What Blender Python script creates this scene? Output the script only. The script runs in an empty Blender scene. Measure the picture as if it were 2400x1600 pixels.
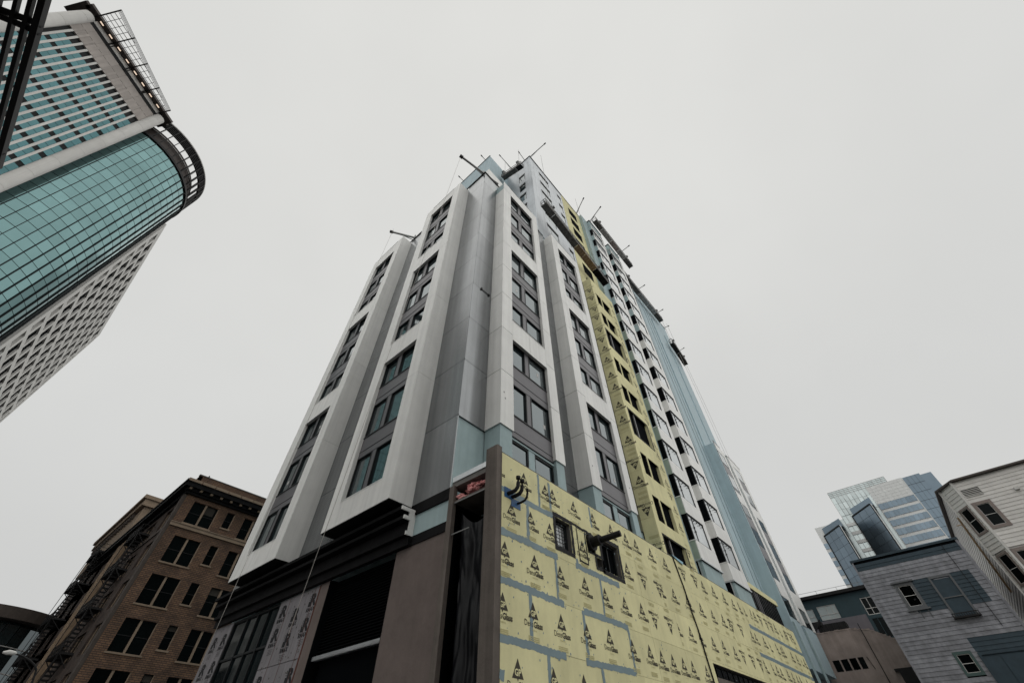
import bpy, math, random
from mathutils import Vector, Matrix, noise
random.seed(7)
R_ = math.radians
sc = bpy.context.scene
col = sc.collection

# ------------------------------------------------------------------ camera
cam_d = bpy.data.cameras.new('camera'); cam = bpy.data.objects.new('camera', cam_d); col.objects.link(cam)
sc.camera = cam
cam_d.sensor_width = 36.0; cam_d.lens = 950.1 / 2400 * 36.0
cam_d.clip_start = 0.05; cam_d.clip_end = 3000
PITCH, YAW, ROLL = R_(47.956), R_(40.828), R_(-0.706)
F = Vector((math.cos(PITCH) * math.cos(YAW), math.cos(PITCH) * math.sin(YAW), math.sin(PITCH)))
Rt = Vector((math.sin(YAW), -math.cos(YAW), 0)); Up = Rt.cross(F)
R2 = math.cos(ROLL) * Rt + math.sin(ROLL) * Up; U2 = -math.sin(ROLL) * Rt + math.cos(ROLL) * Up
cam.matrix_world = Matrix(((R2.x, U2.x, -F.x, 0), (R2.y, U2.y, -F.y, 0), (R2.z, U2.z, -F.z, 1.6), (0, 0, 0, 1)))

# ------------------------------------------------------------------ overcast sky
w = bpy.data.worlds.new('World'); sc.world = w; w.use_nodes = True
nt = w.node_tree; N = nt.nodes; Lk = nt.links; bg = N['Background']
SUN_EL, SUN_AZ = R_(52), R_(228)
sky = N.new('ShaderNodeTexSky'); sky.sky_type = 'NISHITA'; sky.sun_disc = False
sky.sun_elevation = SUN_EL; sky.sun_rotation = R_(90) - SUN_AZ; sky.dust_density = 6; sky.air_density = 1.5
hs = N.new('ShaderNodeHueSaturation'); hs.inputs['Saturation'].default_value = 0.1
Lk.new(sky.outputs[0], hs.inputs['Color'])
tc = N.new('ShaderNodeTexCoord'); sep = N.new('ShaderNodeSeparateXYZ'); Lk.new(tc.outputs['Generated'], sep.inputs[0])
ramp = N.new('ShaderNodeValToRGB')
ramp.color_ramp.elements[0].position = 0.0; ramp.color_ramp.elements[0].color = (0.590, 0.595, 0.590, 1)
ramp.color_ramp.elements[1].position = 1.0; ramp.color_ramp.elements[1].color = (0.775, 0.775, 0.750, 1)
e_ = ramp.color_ramp.elements.new(0.5); e_.color = (0.675, 0.680, 0.668, 1)
Lk.new(sep.outputs['Z'], ramp.inputs[0])
mul = N.new('ShaderNodeVectorMath'); mul.operation = 'SCALE'; mul.inputs['Scale'].default_value = 10.0
Lk.new(ramp.outputs[0], mul.inputs[0])
nz = N.new('ShaderNodeTexNoise'); nz.inputs['Scale'].default_value = 1.6; nz.inputs['Detail'].default_value = 4
Lk.new(tc.outputs['Generated'], nz.inputs['Vector'])
mr = N.new('ShaderNodeMapRange'); mr.inputs['From Min'].default_value = 0.3; mr.inputs['From Max'].default_value = 0.7; mr.inputs['To Min'].default_value = 0.95; mr.inputs['To Max'].default_value = 1.035
Lk.new(nz.outputs[0], mr.inputs[0])
mul2 = N.new('ShaderNodeVectorMath'); mul2.operation = 'SCALE'
Lk.new(mul.outputs[0], mul2.inputs[0]); Lk.new(mr.outputs[0], mul2.inputs['Scale'])
mix = N.new('ShaderNodeMixRGB'); mix.inputs[0].default_value = 0.96
Lk.new(hs.outputs[0], mix.inputs[1]); Lk.new(mul2.outputs[0], mix.inputs[2])
Lk.new(mix.outputs[0], bg.inputs[0]); bg.inputs[1].default_value = 0.1

sun_d = bpy.data.lights.new('sun', 'SUN'); sun_d.energy = 1.5; sun_d.angle = R_(179); sun_d.color = (1, 0.985, 0.95)
sun = bpy.data.objects.new('sun', sun_d); col.objects.link(sun)
sd = Vector((math.cos(SUN_EL) * math.cos(SUN_AZ), math.cos(SUN_EL) * math.sin(SUN_AZ), math.sin(SUN_EL)))
sun.rotation_euler = sd.to_track_quat('Z', 'Y').to_euler()
vs = sc.view_settings; vs.view_transform = 'Standard'; vs.look = 'None'; vs.exposure = 0; vs.gamma = 1; vs.use_curve_mapping = False

# ------------------------------------------------------------------ materials
MATS = {}
def mat(name, c, rough=0.7, metal=0.0, var=0.10, scale=1.5, bump=0.0, bscale=20, ior=1.45, rand=0.06, streak=0.0, spec=None):
    if name in MATS: return MATS[name]
    m = bpy.data.materials.new(name); m.use_nodes = True; n = m.node_tree.nodes; l = m.node_tree.links
    b = n['Principled BSDF']; b.inputs['Roughness'].default_value = rough; b.inputs['Metallic'].default_value = metal
    b.inputs['IOR'].default_value = ior
    if 'glass' in name and not metal: b.inputs['Specular Tint'].default_value = (0.84, 0.96, 1.0, 1)
    if spec is not None: b.inputs['Specular IOR Level'].default_value = spec
    g = n.new('ShaderNodeNewGeometry')
    t = n.new('ShaderNodeTexNoise'); t.inputs['Scale'].default_value = scale; t.inputs['Detail'].default_value = 6; t.inputs['Roughness'].default_value = 0.65
    l.new(g.outputs['Position'], t.inputs['Vector'])
    r = n.new('ShaderNodeMapRange'); r.inputs['From Min'].default_value = 0.3; r.inputs['From Max'].default_value = 0.7
    r.inputs['To Min'].default_value = 1 - var; r.inputs['To Max'].default_value = 1 + var
    l.new(t.outputs[0], r.inputs[0]); last = r.outputs[0]
    if streak:
        mp = n.new('ShaderNodeMapping'); mp.inputs['Scale'].default_value = (4, 4, 0.12); l.new(g.outputs['Position'], mp.inputs[0])
        t2 = n.new('ShaderNodeTexNoise'); t2.inputs['Scale'].default_value = 1.0; t2.inputs['Detail'].default_value = 5; l.new(mp.outputs[0], t2.inputs['Vector'])
        r2 = n.new('ShaderNodeMapRange'); r2.inputs['From Min'].default_value = 0.35; r2.inputs['From Max'].default_value = 0.7
        r2.inputs['To Min'].default_value = 1 + streak * 0.3; r2.inputs['To Max'].default_value = 1 - streak; l.new(t2.outputs[0], r2.inputs[0])
        mm = n.new('ShaderNodeMath'); mm.operation = 'MULTIPLY'; l.new(last, mm.inputs[0]); l.new(r2.outputs[0], mm.inputs[1]); last = mm.outputs[0]
    if rand:
        oi = n.new('ShaderNodeObjectInfo'); r3 = n.new('ShaderNodeMapRange'); r3.inputs['To Min'].default_value = 1 - rand; r3.inputs['To Max'].default_value = 1 + rand
        l.new(oi.outputs['Random'], r3.inputs[0]); m3 = n.new('ShaderNodeMath'); m3.operation = 'MULTIPLY'; l.new(last, m3.inputs[0]); l.new(r3.outputs[0], m3.inputs[1]); last = m3.outputs[0]
    v = n.new('ShaderNodeVectorMath'); v.operation = 'SCALE'; v.inputs[0].default_value = c[:3]; l.new(last, v.inputs['Scale'])
    l.new(v.outputs[0], b.inputs['Base Color'])
    if bump:
        tb = n.new('ShaderNodeTexNoise'); tb.inputs['Scale'].default_value = bscale; tb.inputs['Detail'].default_value = 3; l.new(g.outputs['Position'], tb.inputs['Vector'])
        bp = n.new('ShaderNodeBump'); bp.inputs['Strength'].default_value = bump; bp.inputs['Distance'].default_value = 0.02; l.new(tb.outputs[0], bp.inputs['Height']); l.new(bp.outputs[0], b.inputs['Normal'])
    MATS[name] = m; return m

def brick_mat(name, axis, c1, c2, mortar):
    m = bpy.data.materials.new(name); m.use_nodes = True; n = m.node_tree.nodes; l = m.node_tree.links
    b = n['Principled BSDF']; b.inputs['Roughness'].default_value = 0.9
    g = n.new('ShaderNodeNewGeometry'); s = n.new('ShaderNodeSeparateXYZ'); l.new(g.outputs['Position'], s.inputs[0])
    cb = n.new('ShaderNodeCombineXYZ'); l.new(s.outputs[axis], cb.inputs[0]); l.new(s.outputs['Z'], cb.inputs[1])
    br = n.new('ShaderNodeTexBrick'); br.inputs['Scale'].default_value = 1; br.inputs['Brick Width'].default_value = 0.42
    br.inputs['Row Height'].default_value = 0.15; br.inputs['Mortar Size'].default_value = 0.022; br.inputs['Bias'].default_value = -0.2
    br.inputs['Color1'].default_value = (*c1, 1); br.inputs['Color2'].default_value = (*c2, 1); br.inputs['Mortar'].default_value = (*mortar, 1)
    l.new(cb.outputs[0], br.inputs['Vector'])
    t = n.new('ShaderNodeTexNoise'); t.inputs['Scale'].default_value = 0.7; t.inputs['Detail'].default_value = 7; l.new(g.outputs['Position'], t.inputs['Vector'])
    r = n.new('ShaderNodeMapRange'); r.inputs['From Min'].default_value = 0.3; r.inputs['From Max'].default_value = 0.7; r.inputs['To Min'].default_value = 0.6; r.inputs['To Max'].default_value = 1.3; l.new(t.outputs[0], r.inputs[0])
    v = n.new('ShaderNodeVectorMath'); v.operation = 'SCALE'; l.new(br.outputs[0], v.inputs[0]); l.new(r.outputs[0], v.inputs['Scale']); l.new(v.outputs[0], b.inputs['Base Color'])
    bp = n.new('ShaderNodeBump'); bp.inputs['Strength'].default_value = 0.8; bp.inputs['Distance'].default_value = 0.02; bp.invert = True
    l.new(br.outputs['Fac'], bp.inputs['Height']); l.new(bp.outputs[0], b.inputs['Normal'])
    MATS[name] = m; return m

WHITE = mat('white_panel', (0.74, 0.74, 0.715), 0.45, var=0.06, rand=0.035, scale=0.8, streak=0.10, bump=0.10, bscale=0.9)
GREY = mat('grey_metal_panel', (0.245, 0.255, 0.262), 0.26, metal=0.8, var=0.14, scale=0.35, rand=0.10, streak=0.20, bump=0.25, bscale=0.55)  # streak puts the panels' vertical reflections into the base colour
TGREY = mat('light_grey_panel', (0.40, 0.43, 0.455), 0.36, metal=0.4, var=0.10, scale=0.6, rand=0.07, streak=0.16, bump=0.2, bscale=0.6)
SPAN = mat('charcoal_panel', (0.115, 0.112, 0.120), 0.42, metal=0.2, var=0.08, rand=0.06)
TEAL = mat('blue_green_membrane', (0.335, 0.435, 0.445), 0.7, var=0.09, rand=0.03, streak=0.08)
BLUE = mat('pale_blue_membrane', (0.385, 0.495, 0.535), 0.65, var=0.06, rand=0.02, streak=0.10)
GREENISH = mat('pale_green_board', (0.30, 0.36, 0.30), 0.7, rand=0.08)
YEL = mat('yellow_sheathing', (0.71, 0.67, 0.385), 0.85, var=0.10, scale=0.9, rand=0.06, streak=0.07, bump=0.15, bscale=30)
TAPE = mat('blue_grey_sealant', (0.19, 0.26, 0.285), 0.6, var=0.1, rand=0)
PRINT = mat('black_print', (0.06, 0.054, 0.040), 0.9, rand=0)
FAINT = mat('faint_print', (0.50, 0.46, 0.235), 0.9, rand=0)
BLK = mat('black_sealant', (0.010, 0.010, 0.011), 0.65, bump=0.3, rand=0, spec=0.25)
VOID = mat('dark_interior', (0.004, 0.005, 0.006), 0.9, rand=0, spec=0.02)
VOID2 = mat('louvre_black', (0.003, 0.0035, 0.004), 0.8, rand=0.2, spec=0.04)
FRAME = mat('black_window_frame', (0.008, 0.010, 0.011), 0.45, rand=0, spec=0.25)
PGLASS = mat('street_glass', (0.003, 0.007, 0.008), 0.06, ior=1.38, var=0.3, bump=0.06, bscale=0.8, rand=0.4)
GLASSB = mat('pale_room_glass', (0.060, 0.072, 0.075), 0.05, ior=2.2, var=0.35, scale=1.6, bump=0.03, bscale=0.8, rand=0.4)
FILM = mat('filmed_glass', (0.36, 0.38, 0.39), 0.12, ior=1.9, var=0.12, scale=1.2, rand=0.15)
GLASS = mat('window_glass', (0.010, 0.018, 0.020), 0.04, ior=2.3, var=0.2, scale=0.7, bump=0.03, bscale=0.8, rand=0.3)
DGLASS = mat('dark_glass', (0.002, 0.003, 0.003), 0.08, ior=1.18, var=0.2, bump=0.04, bscale=0.9, rand=0.5)
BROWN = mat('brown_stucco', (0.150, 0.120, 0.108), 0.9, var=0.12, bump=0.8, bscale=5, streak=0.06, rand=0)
CONC = mat('grey_concrete', (0.17, 0.16, 0.15), 0.9, var=0.16, bump=0.4, streak=0.15)
DARKMET = mat('dark_metal', (0.014, 0.0135, 0.014), 0.55, var=0.2, spec=0.25)
DARKTRIM = mat('dark_cornice', (0.007, 0.007, 0.0075), 0.7, var=0.5, scale=2, spec=0.10)
WOODPOST = mat('weathered_wood', (0.135, 0.115, 0.100), 0.9, var=0.2, streak=0.35, bump=0.3)
SILVER = mat('galvanised_metal', (0.55, 0.57, 0.58), 0.35, metal=0.8)
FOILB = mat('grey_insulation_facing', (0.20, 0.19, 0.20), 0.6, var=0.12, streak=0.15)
PLASTIC = mat('black_plastic', (0.003, 0.0035, 0.005), 0.42, var=0.3, rand=0, spec=0.22, bump=0.25, bscale=5)
PINK = mat('pink_insulation', (0.72, 0.33, 0.32), 0.95, var=0.25, scale=9, bump=0.8, bscale=40)
BLUEFL = mat('blue_flashing', (0.012, 0.085, 0.22), 0.5)
ROPE = mat('pale_rope', (0.42, 0.40, 0.37), 0.9, rand=0)
STEEL = mat('grey_steel', (0.20, 0.20, 0.195), 0.5, metal=0.5)
DECK = mat('platform_deck', (0.16, 0.15, 0.14), 0.6, metal=0.2, var=0.3, scale=3)
PALED = mat('pale_deck', (0.46, 0.45, 0.44), 0.6, var=0.2, scale=3)
PALEB = mat('pinkish_deck', (0.42, 0.36, 0.34), 0.7, var=0.2, scale=3)
PLY = mat('plywood', (0.40, 0.28, 0.17), 0.85, var=0.25, scale=4)
TCONC = mat('tower_concrete', (0.58, 0.57, 0.545), 0.7, var=0.06, scale=0.4, streak=0.05)
TPINK = mat('tower_stone', (0.36, 0.325, 0.30), 0.7, var=0.10, scale=0.5, rand=0.10)
TGLASS = mat('teal_tower_glass', (0.155, 0.258, 0.262), 0.07, metal=0.95, var=0.10, scale=0.10, rand=0.09, bump=0.06, bscale=0.35)
TGLASS2 = mat('blue_tower_glass', (0.070, 0.150, 0.163), 0.07, metal=0.9, var=0.08, scale=0.2, rand=0.14, bump=0.02, bscale=0.5)
TDARK = mat('tower_dark_panel', (0.009, 0.011, 0.012), 0.5, spec=0.2)
DBROWN = mat('brown_soffit', (0.060, 0.048, 0.043), 0.6)
OFGLASS = mat('office_blue_glass', (0.165, 0.213, 0.255), 0.28, metal=0.85, var=0.15, scale=0.05, rand=0.12)
OFGLASS2 = mat('office_pale_glass', (0.50, 0.56, 0.56), 0.2, metal=0.5, var=0.1, scale=0.1, rand=0.15)
OFWHITE = mat('office_pale_stone', (0.62, 0.63, 0.62), 0.7, rand=0.03)
CLAPG = mat('grey_clapboard', (0.222, 0.225, 0.248), 0.8, var=0.30, scale=1.8, rand=0.12, streak=0.16)
CLAPB = mat('blue_clapboard', (0.026, 0.045, 0.060), 0.7, var=0.18, scale=2, rand=0.08)
CLAPW = mat('white_clapboard', (0.62, 0.60, 0.575), 0.7, var=0.08, rand=0.06, streak=0.06)
TAUPE = mat('taupe_trim', (0.20, 0.165, 0.150), 0.7)
WTRIM = mat('white_trim', (0.52, 0.51, 0.49), 0.6)
DTEAL = mat('dark_teal_paint', (0.028, 0.055, 0.066), 0.7, var=0.12)
LILAC = mat('grey_lilac_stucco', (0.16, 0.15, 0.165), 0.9, var=0.1, bump=0.3)
TANC = mat('tan_stucco', (0.33, 0.268, 0.238), 0.9, var=0.20, scale=0.9, bump=0.5, bscale=6, streak=0.12)
SHADE = mat('window_shade', (0.40, 0.45, 0.45), 0.4, ior=1.6)
LIMEST = mat('cream_stone_trim', (0.22, 0.165, 0.118), 0.85, var=0.15)
DIRTBRN = mat('brown_painted_iron', (0.055, 0.043, 0.036), 0.8, var=0.2)
ASPH = mat('asphalt', (0.045, 0.045, 0.046), 0.9, var=0.2, scale=3, bump=0.4, bscale=60, rand=0)
PAVE = mat('pavement', (0.16, 0.155, 0.15), 0.9, var=0.15, scale=2, rand=0)
PAINT = mat('road_paint', (0.6, 0.6, 0.58), 0.8, rand=0)
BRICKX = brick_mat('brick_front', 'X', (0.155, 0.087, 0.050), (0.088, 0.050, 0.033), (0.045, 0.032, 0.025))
BRICKY = brick_mat('brick_side_shaded', 'Y', (0.062, 0.040, 0.030), (0.040, 0.027, 0.022), (0.028, 0.022, 0.019))  # same brick as the front, side face shade put into the darker colours
LAMP = bpy.data.materials.new('lamp_glow'); LAMP.use_nodes = True
_b = LAMP.node_tree.nodes['Principled BSDF']; _b.inputs['Emission Color'].default_value = (1, 0.78, 0.6, 1); _b.inputs['Emission Strength'].default_value = 0.95; _b.inputs['Base Color'].default_value = (0.3, 0.25, 0.2, 1)

# ------------------------------------------------------------------ mesh helpers
class MB:
    def __init__(s): s.v = []; s.f = []; s.mi = []
    def add(s, vs_, fs, mi=0):
        o = len(s.v); s.v += [tuple(p) for p in vs_]; s.f += [tuple(i + o for i in f) for f in fs]; s.mi += [mi] * len(fs)
    def box(s, x0, x1, y0, y1, z0, z1, mi=0):
        x0, x1 = sorted((x0, x1)); y0, y1 = sorted((y0, y1)); z0, z1 = sorted((z0, z1))
        s.add([(x0, y0, z0), (x1, y0, z0), (x1, y1, z0), (x0, y1, z0), (x0, y0, z1), (x1, y0, z1), (x1, y1, z1), (x0, y1, z1)],
              [(0, 3, 2, 1), (4, 5, 6, 7), (0, 1, 5, 4), (1, 2, 6, 5), (2, 3, 7, 6), (3, 0, 4, 7)], mi)
    def bar(s, p, q, w_=0.05, h=None, mi=0):
        p = Vector(p); q = Vector(q); d = (q - p).normalized(); h = h or w_
        a = d.cross(Vector((0, 0, 1)));
        if a.length < 1e-3: a = Vector((1, 0, 0))
        a.normalize(); b = a.cross(d)
        P = []
        for e in (p, q):
            for sa, sb in ((-1, -1), (1, -1), (1, 1), (-1, 1)): P.append(e + a * sa * w_ / 2 + b * sb * h / 2)
        s.add(P, [(3, 2, 1, 0), (4, 5, 6, 7), (0, 1, 5, 4), (1, 2, 6, 5), (2, 3, 7, 6), (3, 0, 4, 7)], mi)
    def tube(s, pts, r, n=8, mi=0, caps=True):
        pts = [Vector(p) for p in pts]; rings = []; o = len(s.v)
        for i, p in enumerate(pts):
            d = (pts[min(i + 1, len(pts) - 1)] - pts[max(i - 1, 0)]).normalized()
            a = d.cross(Vector((0, 0, 1)))
            if a.length < 1e-3: a = Vector((1, 0, 0))
            a.normalize(); b = a.cross(d); rr = r[i] if isinstance(r, (list, tuple)) else r
            for k in range(n):
                t = 2 * math.pi * k / n; s.v.append(tuple(p + a * rr * math.cos(t) + b * rr * math.sin(t)))
        for i in range(len(pts) - 1):
            for k in range(n):
                s.f.append((o + i * n + k, o + i * n + (k + 1) % n, o + (i + 1) * n + (k + 1) % n, o + (i + 1) * n + k)); s.mi.append(mi)
        if caps:
            s.f.append(tuple(o + k for k in reversed(range(n)))); s.mi.append(mi)
            e = o + (len(pts) - 1) * n; s.f.append(tuple(e + k for k in range(n))); s.mi.append(mi)
    def prism(s, poly, z0, z1, mi=0):
        n = len(poly); s.add([(x, y, z0) for x, y in poly] + [(x, y, z1) for x, y in poly],
            [tuple(reversed(range(n))), tuple(range(n, 2 * n))] + [(i, (i + 1) % n, n + (i + 1) % n, n + i) for i in range(n)], mi)
    def mesh(s, name, mats, off=(0, 0, 0)):
        me = bpy.data.meshes.new(name); o = Vector(off)
        me.from_pydata([tuple(Vector(p) - o) for p in s.v], [], s.f)
        for m in (mats if isinstance(mats, (list, tuple)) else [mats]): me.materials.append(m)
        if any(s.mi): me.polygons.foreach_set('material_index', s.mi)
        me.update(); return me

WL = {}; WR = {}
def link(name, data, parent=None, loc=(0, 0, 0), rot=0.0, kind=None):
    o = bpy.data.objects.new(name, data); col.objects.link(o); loc = Vector(loc)
    WL[o.name] = loc
    if parent is not None:
        o.parent = parent; o.location = loc - WL[parent.name]
        pr = WR.get(parent.name, 0)
        if pr: o.matrix_parent_inverse = Matrix.Rotation(-pr, 4, 'Z')
    else: o.location = loc
    if rot: o.rotation_euler = (0, 0, rot); WR[o.name] = rot
    if kind: o['kind'] = kind
    return o
def thing(name, label, cat, loc=(0, 0, 0), group=None):
    o = link(name, None, None, loc); o['label'] = label; o['category'] = cat
    if group: o['group'] = group
    return o
def part(name, mb, m, parent, label=None, kind=None):
    """mesh given in world coordinates; origin at the parent's place"""
    p0 = WL[parent.name] if parent is not None else Vector((0, 0, 0))
    o = link(name, mb.mesh(name, m, p0), parent, p0, 0, kind)
    if label: o['label'] = label
    return o
def solo(name, mb, m, label, cat, group=None):
    c = sum((Vector(p) for p in mb.v), Vector()) / len(mb.v)
    c.z = min(p[2] for p in mb.v)
    o = link(name, mb.mesh(name, m, c), None, c); o['label'] = label; o['category'] = cat
    if group: o['group'] = group
    return o
def struct(name, mb, m):
    o = link(name, mb.mesh(name, m), None, (0, 0, 0), 0, 'structure'); return o
BOXC = {}
def boxmesh(dx, dy, dz, m):
    k = (round(dx, 3), round(dy, 3), round(dz, 3), m.name)
    if k not in BOXC:
        b = MB(); b.box(-dx / 2, dx / 2, -dy / 2, dy / 2, -dz / 2, dz / 2); BOXC[k] = b.mesh('piece', m)
    return BOXC[k]
class Fac:
    """a vertical facade: u along it, d out of it towards the street, z up"""
    def __init__(s, o, ang): s.o = Vector((o[0], o[1], 0)); s.ang = ang; s.t = Vector((math.cos(ang), math.sin(ang), 0)); s.n = Vector((math.sin(ang), -math.cos(ang), 0))
    def P(s, u, d, z): return s.o + s.t * u + s.n * d + Vector((0, 0, z))
class FacY(Fac):
    """facade facing -X whose u is simply the world y"""
    def __init__(s, x): s.o = Vector((x, 0, 0)); s.ang = -math.pi / 2; s.t = Vector((0, 1, 0)); s.n = Vector((-1, 0, 0))
def fbox(name, fac, parent, m, u0, u1, d0, d1, z0, z1, kind=None):
    u0, u1 = sorted((u0, u1)); d0, d1 = sorted((d0, d1)); z0, z1 = sorted((z0, z1))
    return link(name, boxmesh(u1 - u0, d1 - d0, z1 - z0, m), parent, fac.P((u0 + u1) / 2, (d0 + d1) / 2, (z0 + z1) / 2), fac.ang, kind)
def mbox(mb, fac, u0, u1, d0, d1, z0, z1, mi=0):
    c = [fac.P(u, d, z) for z in (z0, z1) for (u, d) in ((u0, d0), (u1, d0), (u1, d1), (u0, d1))]
    mb.add(c, [(0, 3, 2, 1), (4, 5, 6, 7), (0, 1, 5, 4), (1, 2, 6, 5), (2, 3, 7, 6), (3, 0, 4, 7)], mi)
def wbox(name, parent, m, x0, x1, y0, y1, z0, z1, kind=None):
    return link(name, boxmesh(abs(x1 - x0), abs(y1 - y0), abs(z1 - z0), m), parent, ((x0 + x1) / 2, (y0 + y1) / 2, (z0 + z1) / 2), 0, kind)
def minus(rects, h):
    out = []
    for (a, b, c, d) in rects:
        p, q, r, s = h
        if p >= b or q <= a or r >= d or s <= c: out.append((a, b, c, d)); continue
        if p > a: out.append((a, p, c, d))
        if q < b: out.append((q, b, c, d))
        x0, x1 = max(a, p), min(b, q)
        if r > c: out.append((x0, x1, c, r))
        if s < d: out.append((x0, x1, s, d))
    return out
def holed(fac, rect, holes, d0, d1, mb=None):
    mb = mb or MB(); rs = [rect]
    for h in holes: rs = minus(rs, h)
    for (a, b, c, d) in rs:
        if b - a > 0.004 and d - c > 0.004: mbox(mb, fac, a, b, d0, d1, c, d)
    return mb
def ragged(mb, fac, u0, z0, u1, z1, wd, d, amp=0.018, step=0.07):
    L = math.hypot(u1 - u0, z1 - z0); n = max(2, int(L / step)); tx, tz = (u1 - u0) / L, (z1 - z0) / L
    P = []
    for i in range(n + 1):
        t = i / n * L; wv = math.sin(t * 2.1 + u0 * 3) * 0.008
        for sg in (-1, 1):
            o = sg * wd / 2 + random.uniform(-amp, amp) + wv
            P.append(fac.P(u0 + tx * t - tz * o, d, z0 + tz * t + tx * o))
    mb.add(P, [(2 * i, 2 * i + 2, 2 * i + 3, 2 * i + 1) if True else 0 for i in range(n)])
def window(fac, parent, u0, u1, z0, z1, d, fr=0.06, mulls=(), glass=GLASS, frame=FRAME, depth=0.08, mw=0.05, name='window', trans=(), pane_d=0.03):
    """frame as a part, each pane as its sub-part"""
    mb = MB()
    mbox(mb, fac, u0, u1, d, d + depth, z1 - fr, z1); mbox(mb, fac, u0, u1, d, d + depth, z0, z0 + fr)
    mbox(mb, fac, u0, u0 + fr, d, d + depth, z0 + fr, z1 - fr); mbox(mb, fac, u1 - fr, u1, d, d + depth, z0 + fr, z1 - fr)
    for m_ in mulls: mbox(mb, fac, m_ - mw / 2, m_ + mw / 2, d, d + depth, z0 + fr, z1 - fr)
    for t_ in trans: mbox(mb, fac, u0 + fr, u1 - fr, d, d + depth * 0.9, t_ - mw / 2, t_ + mw / 2)
    o = part(name, mb, frame, parent)
    us = [u0 + fr] + [x for m_ in mulls for x in (m_ - mw / 2, m_ + mw / 2)] + [u1 - fr]
    for i in range(0, len(us), 2): fbox('pane', fac, o, GLASSB if glass is GLASS and random.random() < .22 else glass, us[i], us[i + 1], d, d + pane_d, z0 + fr, z1 - fr)
    return o

# ------------------------------------------------------------------ lettering
def text_mb(mb, txt, size, x, z, mi, y=0.0, bold=0.0, sx=1.0, align='CENTER'):
    cu = bpy.data.curves.new('lettering', 'FONT'); cu.body = txt; cu.size = size; cu.align_x = align; cu.offset = bold; cu.resolution_u = 2
    ob = bpy.data.objects.new('lettering', cu); col.objects.link(ob)
    dg = bpy.context.evaluated_depsgraph_get(); me = ob.evaluated_get(dg).to_mesh()
    mb.add([(x + v.co.x * sx, y, z + v.co.y) for v in me.vertices], [tuple(p.vertices) for p in me.polygons], mi)
    ob.evaluated_get(dg).to_mesh_clear(); bpy.data.objects.remove(ob); bpy.data.curves.remove(cu)
def logo_mesh(k=1.0, lines=True):
    mb = MB()
    mb.add([(-0.23 * k, -0.001, 0), (0.23 * k, -0.001, 0), (0, -0.001, 0.42 * k)], [(0, 1, 2)], 0)
    mb.add([(-0.03 * k, -0.001, 0.0), (0.03 * k, -0.001, 0.0), (0, -0.001, -0.06 * k)], [(0, 2, 1)], 0)
    text_mb(mb, 'GP', 0.20 * k, 0, 0.06 * k, 1, -0.002, 0.006 * k)
    text_mb(mb, 'Dens', 0.215 * k, -0.005, -0.21 * k, 0, -0.001, 0, 0.9, 'RIGHT')
    text_mb(mb, 'Glass', 0.215 * k, 0.0, -0.21 * k, 0, -0.001, 0.007 * k, 0.9, 'LEFT')
    text_mb(mb, 'Sheathing', 0.07 * k, 0, -0.30 * k, 2, -0.001)
    for i in range(3): mb.box(-0.24 * k, 0.24 * k, -0.0012, -0.0008, (-0.46 - 0.045 * i) * k, (-0.435 - 0.045 * i) * k, 2)
    return mb
LOGO_MB = logo_mesh(0.88)
LOGO = LOGO_MB.mesh('printed_logo', [PRINT, YEL, FAINT])
import bmesh
def cut_logo(x, keep_right=True):
    me = LOGO_MB.mesh('printed_logo', [PRINT, YEL, FAINT]); bm = bmesh.new(); bm.from_mesh(me)
    bmesh.ops.bisect_plane(bm, geom=bm.verts[:] + bm.edges[:] + bm.faces[:], plane_co=(x, 0, 0), plane_no=(1, 0, 0), clear_inner=keep_right, clear_outer=not keep_right)
    bm.to_mesh(me); bm.free(); return me
LOGO_L = logo_mesh(1.25).mesh('printed_logo', [PRINT, YEL, FAINT])
LOGO_S = logo_mesh(0.85).mesh('printed_logo', [PRINT, YEL, FAINT])
def logo(parent, fac, u, d, z, flip=False, small=False, big=False):
    o = link('printed_logo', LOGO_L if big else LOGO_S if small else LOGO, parent, fac.P(u, d, z), 0)
    o.rotation_euler = (0, math.pi if flip else 0, fac.ang)
    if fac.ang: o.rotation_euler = Matrix.Rotation(fac.ang, 3, 'Z').to_4x4().to_euler() if not flip else (Matrix.Rotation(fac.ang, 3, 'Z') @ Matrix.Rotation(math.pi, 3, 'Y')).to_euler()
    return o

# ------------------------------------------------------------------ ground
g = MB(); g.box(-900, 900, -900, 900, -0.6, -0.02); struct('ground', g, ASPH)
g = MB(); g.box(-1.0, 5.2, -200, 300, -0.02, 0.0); struct('road', g, ASPH)
g = MB(); g.box(2.02, 2.14, -200, 300, 0.0, 0.004); struct('lane_line', g, PAINT)
g = MB(); g.box(-5.2, -1.0, -200, 300, -0.02, 0.13); struct('pavement', g, PAVE)
g = MB(); g.box(5.2, 8.2, 7.0, 300, -0.02, 0.13); g.box(5.2, 60, 4.6, 7.55, -0.02, 0.128); struct('pavement', g, PAVE)

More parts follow.
